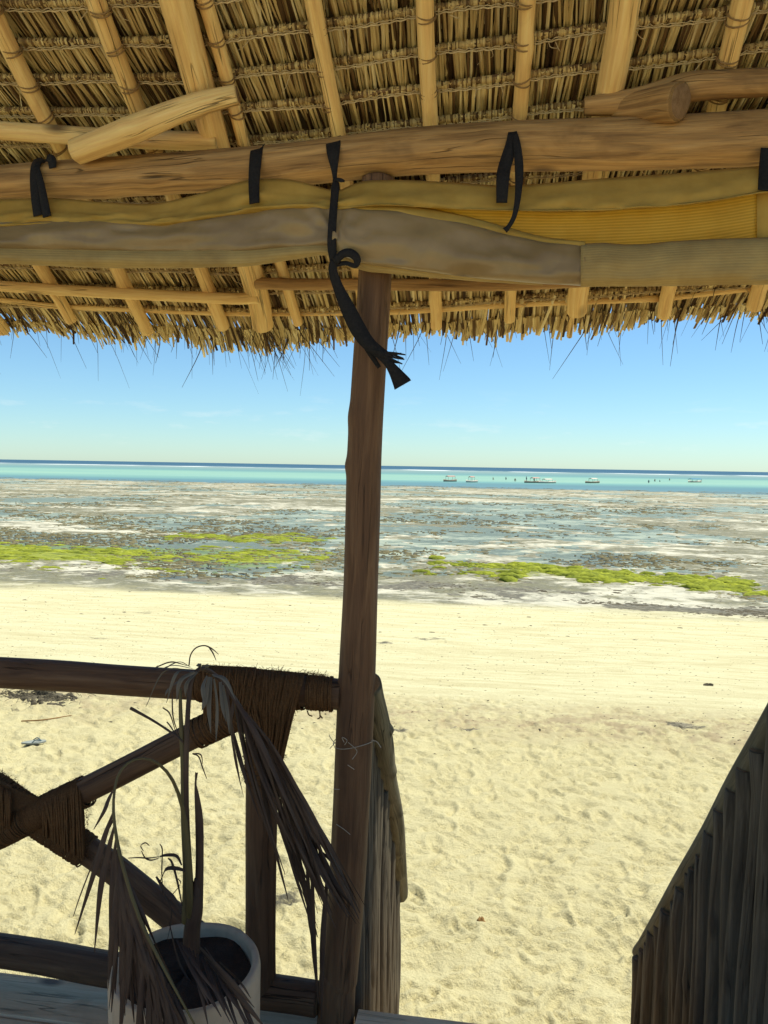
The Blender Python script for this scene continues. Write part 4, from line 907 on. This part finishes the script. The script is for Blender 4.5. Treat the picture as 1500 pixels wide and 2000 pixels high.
# left frond: hanging leaflets
for (x0, y0, x1, y1, x2, y2, h) in ((220, 1545, 203, 1585, 183, 1620, 4), (222, 1585, 185, 1700, 146, 1825, 6), (224, 1610, 196, 1740, 184, 1862, 6.5), (226, 1640, 218, 1760, 214, 1858, 6.5), (222, 1600, 160, 1740, 143, 1790, 1.5)):
    leaflet([(x0, y0, 2, YP-.165), (x0+(x1-x0)*.5, y0+(y1-y0)*.45, h, YP-.17), (x1, y1, h, YP-.18), (x2, y2, .8, YP-.18)], M['dry'], fr_l)
LF = [(224, 1640), (230, 1680), (240, 1710), (252, 1755), (268, 1800), (290, 1850), (318, 1905), (350, 1960)]
for i in range(84):
    t = rl.random()*.98; s = t*(len(LF)-1); k = min(int(s), len(LF)-2); q = s-k
    x = LF[k][0]*(1-q)+LF[k+1][0]*q; y = LF[k][1]*(1-q)+LF[k+1][1]*q; Y = YP-.18-.035*t
    side = rl.choice((-1, 1)); L = rl.uniform(190, 350)*(1-.15*t); ex = x+side*L*rl.uniform(0, .28)+L*.16; ey = y+L*.97; h = rl.uniform(4, 8)
    leaflet([(x, y, 2.2, Y), (x+(ex-x)*.3, y+(ey-y)*.32, h, Y-.012), (x+(ex-x)*.7, y+(ey-y)*.7, h*.85, Y-.02), (ex, ey, .8, Y-.02)], M['dry'], fr_l, [tuple((rl.uniform(.4, 1), rl.uniform(-1, 1), rl.uniform(-.2, .2))) for _ in range(4)])
for i in range(15):
    x = 345+i*8; y = 1835+i*5.5; ex = x+rl.uniform(20, 75); ey = y+rl.uniform(95, 150); h = rl.uniform(3, 5)
    leaflet([(x, y, 2, YP-.12), ((x+ex)/2-3, (y+ey)/2, h, YP-.18), (ex, ey, .8, YP-.21)], M['dry'], fr_l, (1, .4, .2))
for (x0, y0, x1, y1, x2, y2, h) in ((390, 1850, 450, 1915, 497, 1968, 7), (430, 1880, 470, 1920, 490, 1950, 4), (400, 1870, 470, 1950, 520, 2010, 8)):
    leaflet([(x0, y0, 3, YP-.12), (x1, y1, h, YP-.19), (x2, y2, .8, YP-.215)], M['dry'], fr_l)
# curled dead bits round the stem
for q, r in (([(365, 1702), (345, 1696), (325, 1697), (316, 1712), (312, 1725)], 4), ([(355, 1690), (345, 1672), (325, 1670), (312, 1673)], 3.2), ([(312, 1673), (290, 1676), (270, 1675), (250, 1676)], 1.4), ([(318, 1748), (316, 1700), (317, 1660), (312, 1648)], 1.6), ([(356, 1770), (346, 1720), (336, 1685), (328, 1676)], 2.4), ([(305, 1712), (320, 1735), (340, 1755), (354, 1785)], 4), ([(318, 1740), (332, 1770), (334, 1800), (326, 1840)], 2), ([(280, 1662), (275, 1652), (284, 1646), (292, 1652)], 1.4), ([(310, 1676), (296, 1680), (284, 1676), (276, 1662)], 1.5), ([(345, 1790), (330, 1760), (352, 1728), (348, 1716)], 1.5), ([(330, 1800), (350, 1880), (380, 1930)], 2.2), ([(400, 1850), (420, 1880), (425, 1900)], 1.5)):
    leaflet([(x, y, r if 0 < i < len(q)-1 else r*.5, YP-.02) for i, (x, y) in enumerate(q)], M['dry'], palm, (.3, .6, 1), 'dead_leaf')

# ------------------------------------------------------------------ things lying on the beach
def blob(c, sx, sy, sz, seed, nu=9, nv=6):
    r2 = np.random.default_rng(seed); V = []; F = []; ph = r2.uniform(0, 6.28, 6)
    for i in range(nv):
        e = math.pi*.5*i/(nv-1)
        for j in range(nu):
            g = 2*math.pi*j/nu; k = 1+.28*math.sin(2*g+ph[0]+i)+.2*math.sin(3*g+ph[1]-i*.7)+.15*math.sin(5*g+ph[2])
            V.append((c[0]+sx*math.cos(e)*math.cos(g)*k, c[1]+sy*math.cos(e)*math.sin(g)*k, c[2]-.02+(sz+.02)*math.sin(e)*(1+.25*math.sin(4*g+ph[3])*(i < nv-1))))
    for i in range(nv-1):
        for j in range(nu): F.append((i*nu+j, i*nu+(j+1) % nu, (i+1)*nu+(j+1) % nu, (i+1)*nu+j))
    return V, F
M['algae'] = plain('green_algae', (.06, .085, .015), (.33, .36, .035), 1.3, .9, .1, .8, .05, 'POS')
M['weed'] = plain('dark_seaweed', (.04, .036, .024), (.15, .13, .09), 5, .85, .15, .8, .03, 'POS')
a = Acc(); r2 = random.Random(51)
def inband(xa, xb, yc, wd, sx): 
    x = r2.uniform(xa, xb); return x, yc+sx*(x-(xa+xb)/2)+r2.gauss(0, wd)
for i in range(6500):
    x, y = inband(-24, -7.2, 30.6, 2.0, .04) if i % 5 < 2 else inband(-17.5, -9, 39.5, 1.0, .15) if i % 5 == 2 else inband(-2.8, 9.2, 29.2, .9, -.22)
    if float(fbm(np.array(x*.55), np.array(y*.9), 341, 3)) < r2.uniform(-.25, .15): continue
    s = r2.uniform(.02, .10) if r2.random() < .86 else r2.uniform(.10, .25); v, f = blob((x, y, ground(x, y)), s*2.0, s, s*r2.uniform(.3, .75) if i % 5 > 2 else s*.3, i, 7, 4); a.add(v, f)
tag(a.build('green_algae', M['algae'], None), 'bright yellow green algae mats and tufts on the tidal flat', 'algae', kind='stuff')
a = Acc()
for i in range(5200):
    x, y = inband(-26, -5, 25.6, .7, -.03) if i % 4 == 0 else inband(2, 13, 22.4, .5, -.05) if i % 4 < 3 else inband(-12, 12, 24.9, 1.2, -.05)
        
    if float(fbm(np.array(x*.7), np.array(y*1.2), 351, 3)) < r2.uniform(-.2, .2): continue
    s = r2.uniform(.015, .06) if r2.random() < .93 else r2.uniform(.06, .11); v, f = blob((x, y, ground(x, y)), s*1.5, s, s*r2.uniform(.10, .28), i+2000, 8, 4); a.add(v, f)
tag(a.build('stranded_seaweed', M['weed'], None), 'dark grey seaweed wrack stranded along the edge of the sand', 'seaweed', kind='stuff')
a = Acc()
for i in range(3600):
    y = 8+14*r2.random()**.8; x = r2.uniform(-.75*y-.5, .5*y+.5); s = r2.uniform(.005, .016) if r2.random() < .985 or y < 14 else r2.uniform(.02, .04)
    v, f = blob((x, y, ground(x, y)), s*r2.uniform(1, 2.6), s, s*.45, i+5000, 6, 3); a.add(v, f)
tag(a.build('beach_debris', M['weed'], None), 'scattered dark bits of weed, shell and twig over the sand', 'debris', kind='stuff')
# emergent weed and rubble over the whole tidal flat
NW = 42000; wy = 24.5+np.clip(RNG.exponential(34, NW), 0, 128); wx = RNG.uniform(-.85, .62, NW)*wy
keep = fbm(wx*.16, wy*.2, 361, 4)+.55*fbm(wx*.9, wy*1.0, 366, 3)+RNG.normal(0, .18, NW) > np.interp(wy, [24, 40, 80, 150], [.14, .14, .10, .04]); wx = wx[keep]; wy = wy[keep]; NW = len(wx)
ws_ = (.03+.17*RNG.random(NW)**2.2)*np.interp(wy, [24, 60, 150], [.6, 1.1, 2.4]); wh_ = RNG.uniform(.012, .035, NW)*np.interp(wy, [24, 60, 150], [.7, 1.1, 1.8])
g_ = np.linspace(0, 2*np.pi, 7, endpoint=False); Vw = np.empty((NW, 15, 3))
for lv, (rr_, zz_) in enumerate(((1., -.06), (.72, .75))):
    jit = 1+RNG.uniform(-.35, .35, (NW, 7))
    Vw[:, lv*7:lv*7+7, 0] = wx[:, None]+ws_[:, None]*1.9*rr_*np.cos(g_)*jit; Vw[:, lv*7:lv*7+7, 1] = wy[:, None]+ws_[:, None]*rr_*np.sin(g_)*jit
    Vw[:, lv*7:lv*7+7, 2] = SEA+(zz_ if lv == 0 else 0)+(wh_[:, None]*RNG.uniform(.5, 1.1, (NW, 7)) if lv else 0)
Vw[:, 14] = np.stack([wx, wy, SEA+wh_*1.15], 1)
bw = (np.arange(NW)*15)[:, None]; Fw = np.concatenate([bw+np.array([[j, (j+1) % 7, 7+(j+1) % 7, 7+j]]) for j in range(7)]+[bw+np.array([[7+j, 7+(j+1) % 7, 14, 14]]) for j in ()]+[bw+np.array([[7+j, 7+(j+1) % 7, 7+(j+2) % 7, 14]]) for j in (0, 2, 4)]+[bw+np.array([[13, 7, 14, 12]])], 0)
M['flatweed'] = plain('tidal_weed', (.04, .038, .02), (.25, .215, .11), 1.6, .85, .2, .6, .03, 'POS')
tag(link('tidal_weed', npmesh('tidal_weed', Vw.reshape(-1, 3), Fw, True), M['flatweed'], None), 'olive brown seaweed tufts and rubble showing above the tidal pools', 'seaweed', kind='stuff')
for k, (x, y, s, lab) in enumerate(((36, 1361, .17, 'small dark heap of dry seaweed on the sand behind the top rail'), (100, 1365, .21, 'wider dark heap of dry seaweed on the sand behind the top rail'), (84, 1353, .07, 'small dark tuft of seaweed just beyond the two heaps'))):
    p = onGround(x, y); a = Acc(); r3 = random.Random(k)
    for q in range(46):
        d = Vector((r3.gauss(0, s*.75), r3.gauss(0, s*.5), 0)); v, f = blob((p.x+d.x, p.y+d.y, p.z), r3.uniform(.02, .06), r3.uniform(.02, .04), r3.uniform(.012, .05), q, 7, 4); a.add(v, f)
    for q in range(60):
        c = p+Vector((r3.gauss(0, s), r3.gauss(0, s*.6), r3.uniform(.01, .05))); d = Vector((r3.gauss(0, 1), r3.gauss(0, 1), r3.uniform(-.2, .4))).normalized()*r3.uniform(.03, .09)
        a.tube([c-d, c+Vector((0, 0, .015)), c+d], .003, seg=4, smoothn=5)
    v, f = blob((p.x, p.y, p.z), s*1.6, s*1.1, .022, 90+k, 22, 5); a.add(v, f)
    tag(a.build('seaweed_heap', M['weed'], None), lab, 'seaweed', 'seaweed heaps')
# sandal
p = onGround(66, 1453); sd_ = thing('flip_flop', p, 'pale blue grey flip flop lying on the sand behind the railing', 'sandal')
sole = []; ns = 22
for s in range(2):
    for j in range(ns):
        g = 2*math.pi*j/ns; L = .125*math.cos(g); Wd = .045*math.sin(g)*(1+.25*math.cos(g)-.18*math.cos(2*g)); sole.append((p.x+L*.9-Wd*.35, p.y+L*.42+Wd*.9, p.z+.012+.016*s))
link('sole', mesh('sole', sole, [tuple(range(ns))[::-1], tuple(range(ns, 2*ns))]+[(j, (j+1) % ns, ns+(j+1) % ns, ns+j) for j in range(ns)], None, False), plain('sandal_sole', (.20, .22, .20), (.30, .32, .29), 20, .6), sd_)
a = Acc()
for s in (-1, 1): a.tube([(p.x+.07, p.y+.03, p.z+.028), (p.x+.03-s*.012, p.y+.012+s*.028, p.z+.055), (p.x-.01-s*.018, p.y-.004+s*.042, p.z+.03)], [.005, .006, .005], seg=7, smoothn=9)
a.build('thong_strap', plain('sandal_strap', (.06, .10, .12), (.10, .15, .17), 20, .6), sd_)
# odd pieces one can pick out
def piece(name, x, y, sx, sy, sz, mat, label, cat, seed):
    p = onGround(x, y); a = Acc(); v, f = blob((p.x, p.y, p.z), sx, sy, sz, seed, 14, 8); a.add(v, f); o = a.build(name, mat, None); tag(o, label, cat); return o
M['husk'] = plain('brown_husk', (.16, .085, .03), (.30, .18, .07), 25, .8)
piece('coconut_husk', 939, 1798, .034, .022, .020, M['husk'], 'small brown husk lying on the footprinted sand between the stair rails', 'husk', 61)
piece('driftwood', 1384, 1339, .085, .025, .03, M['weed'], 'short dark stub of driftwood alone on the smooth sand', 'driftwood', 62)
p = onGround(85, 1408); q = onGround(140, 1399)
tag(log('palm_rib', [onGround(42, 1410)+Vector((0, 0, .01)), p+Vector((0, 0, .012)), q+Vector((0, 0, .012))], [.008, .009, .005], M['husk'], None, seg=8, rough=.1, seed=5), 'thin brown palm rib lying on the sand behind the railing', 'stick')

# ------------------------------------------------------------------ boats and bathers in the lagoon
M['hull'] = plain('boat_hull', (.2, .18, .14), (.32, .29, .23), 3)
M['hullw'] = plain('boat_hull_pale', (.45, .42, .36), (.58, .54, .47), 3)
M['awn'] = plain('boat_awning_red', (.42, .22, .18), (.52, .32, .27), 3)
M['awnw'] = plain('boat_awning_pale', (.55, .47, .40), (.65, .57, .48), 3)
M['awnb'] = plain('boat_awning_blue', (.05, .16, .28), (.07, .22, .36), 3)
M['cloth1'] = plain('dark_swimwear', (.05, .06, .09), (.09, .09, .12), 5)
M['skin'] = plain('bather_skin', (.16, .09, .06), (.22, .13, .09), 5, .6)
def hull(L, W, H, c, heading):
    ca, sa = math.cos(heading), math.sin(heading); n = 15; V = []; F = []
    for i in range(n):
        t = -1+2*i/(n-1); wd = W*(1-abs(t)**2.6)**.8+.03; sh = H*(.75+.45*t*t); x = t*L/2
        for (u_, z_) in ((-wd, sh), (-wd*.85, sh*.35), (0, -.18), (wd*.85, sh*.35), (wd, sh), (wd*.8, sh-.03), (0, sh*.35), (-wd*.8, sh-.03)):
            V.append((c.x+x*ca-u_*sa, c.y+x*sa+u_*ca, c.z+z_))
    k = 8
    for i in range(n-1):
        for j in range(k): F.append((i*k+j, i*k+(j+1) % k, (i+1)*k+(j+1) % k, (i+1)*k+j))
    F.append(tuple(range(k))); F.append(tuple((n-1)*k+j for j in range(k))[::-1]); return V, F
def boat(x0, x1, yw, label, hm, am, crew=0, aw=(.25, .8), awh=1.5):
    a_, b_ = onZ(x0, yw, SEA), onZ(x1, yw, SEA); c = (a_+b_)/2; L = (b_-a_).length; t = thing('motor_boat', c, label, 'boat', 'boats moored in the lagoon')
    hd = math.atan2((b_-a_).y, (b_-a_).x); ca, sa = math.cos(hd), math.sin(hd)
    v, f = hull(L, max(.55, L*.12), .55, c, hd); link('hull', mesh('hull', v, f), hm, t)
    if am is not None:
        xa, xb = -L/2+L*aw[0], -L/2+L*aw[1]; hw = max(.5, L*.11); V = []; F = []
        for i in range(7):
            x = xa+(xb-xa)*i/6
            for u_, z_ in ((-hw, awh-.12), (0, awh+.08), (hw, awh-.12), (hw, awh-.2), (0, awh), (-hw, awh-.2)): V.append((c.x+x*ca-u_*sa, c.y+x*sa+u_*ca, c.z+z_))
        for i in range(6):
            for j in range(6): F.append((i*6+j, i*6+(j+1) % 6, i*6+6+(j+1) % 6, i*6+6+j))
        link('awning', mesh('awning', V, F+[tuple(range(6)), tuple(range(36, 42))[::-1]], None, False), am, t)
        for x in (xa+.1, xb-.1):
            for u_ in (-hw*.9, hw*.9):
                q = Vector((c.x+x*ca-u_*sa, c.y+x*sa+u_*ca, c.z)); log('awning_pole', [q+Vector((0, 0, .3)), q+Vector((0, 0, awh-.15))], .04, M['hull'], t, seg=6, caps=False)
    return t, c, hd, L
def person(base, h, label, seed, wade=0.):
    """bather: one continuous skinned body, standing"""
    r3 = random.Random(seed); s = h/1.7; a1 = r3.uniform(.1, .5); az = r3.uniform(0, 6.28)
    J = [((0, 0, .95), .15), ((0, 0, 1.15), .13), ((0, 0, 1.36), .15), ((0, 0, 1.48), .06), ((0, 0, 1.55), .09), ((0, 0, 1.68), .085),
         ((.19, 0, 1.38), .06), ((.27, a1*.3, 1.12), .045), ((.26, a1*.7, .9), .035), ((-.19, 0, 1.38), .06), ((-.28, .05, 1.12), .045), ((-.27, .15, .92), .035),
         ((.10, 0, .88), .09), ((.11, .06, .48), .06), ((.11, 0, .06), .05), ((-.10, 0, .88), .09), ((-.11, .02, .48), .06), ((-.12, -.06, .06), .05)]
    E_ = [(0, 1), (1, 2), (2, 3), (3, 4), (4, 5), (2, 6), (6, 7), (7, 8), (2, 9), (9, 10), (10, 11), (0, 12), (12, 13), (13, 14), (0, 15), (15, 16), (16, 17)]
    ca, sa = math.cos(az), math.sin(az)
    me = bpy.data.meshes.new('person'); me.from_pydata([((p[0]*ca-p[1]*sa)*s, (p[0]*sa+p[1]*ca)*s, p[2]*s) for p, _r2 in J], E_, [])
    o = bpy.data.objects.new('person', me); COL.objects.link(o); o.location = base-Vector((0, 0, wade))
    sk = o.modifiers.new('skin', 'SKIN'); me.skin_vertices  # layer made by the modifier
    for vv, (_p, rr) in zip(me.skin_vertices[0].data if len(me.skin_vertices) else [], J): vv.radius = (rr*s, rr*s*.8)
    if len(me.skin_vertices): me.skin_vertices[0].data[0].use_root = True
    o.modifiers.new('smooth', 'SUBSURF').render_levels = 1
    me.materials.append(M['cloth1'] if seed % 2 else M['skin']); tag(o, label, 'person', 'people in the lagoon'); return o
boat(866, 892, 940.5, 'boat with reddish awning and dark hull, beside a smaller pale boat', M['hull'], M['awn'])
boat(910, 933, 942, 'small pale boat with short pinkish awning next to the reddish awning boat', M['hullw'], M['awn'], aw=(.3, .65))
t, c1, h1, L1 = boat(1024, 1056, 943.0, 'long low boat with pinkish awning amidships carrying people', M['hull'], M['awn'], aw=(.45, .85), awh=1.4)
boat(1052, 1086, 943.5, 'low open boat with little pale canopy lying bow to stern with another', M['hullw'], M['awnw'], aw=(.3, .7), awh=1.1)
boat(1143, 1171, 943.5, 'boat with raised bow and stern posts and small pale canopy', M['hull'], M['awnw'], aw=(.35, .75), awh=1.35)
boat(1344, 1370, 942, 'pale boat shaded by a flat dark blue awning', M['hullw'], M['awnb'], aw=(.15, .85), awh=1.2)
PEO = [(963, 937.5, 'bather in shallow water, first from the small pale boat'), (988, 937, 'bather standing midway between the small pale boat and the long boat'), (1006, 940, 'bather standing just off the long low boat'),
       (1267, 943, 'bather standing nearest the boat with bow and stern posts'), (1279, 940.5, 'second bather from the boat with bow and stern posts'), (1288.5, 941, 'bather crouched lower in the water between two others'), (1307.5, 938.5, 'bather standing apart, towards the blue awning boat')]
for k, (x, y, lab) in enumerate(PEO): person(onZ(x, y, SEA), 1.72, lab, k, .75 if k != 5 else 1.0)
person(c1+Vector((math.cos(h1)*L1*-.38, math.sin(h1)*L1*-.38, .1)), 1.65, 'person standing in the stern of the long low boat', 21)
person(c1+Vector((math.cos(h1)*L1*.1, math.sin(h1)*L1*.1, -.1)), 1.6, 'person standing under the pinkish awning of the long low boat', 22)
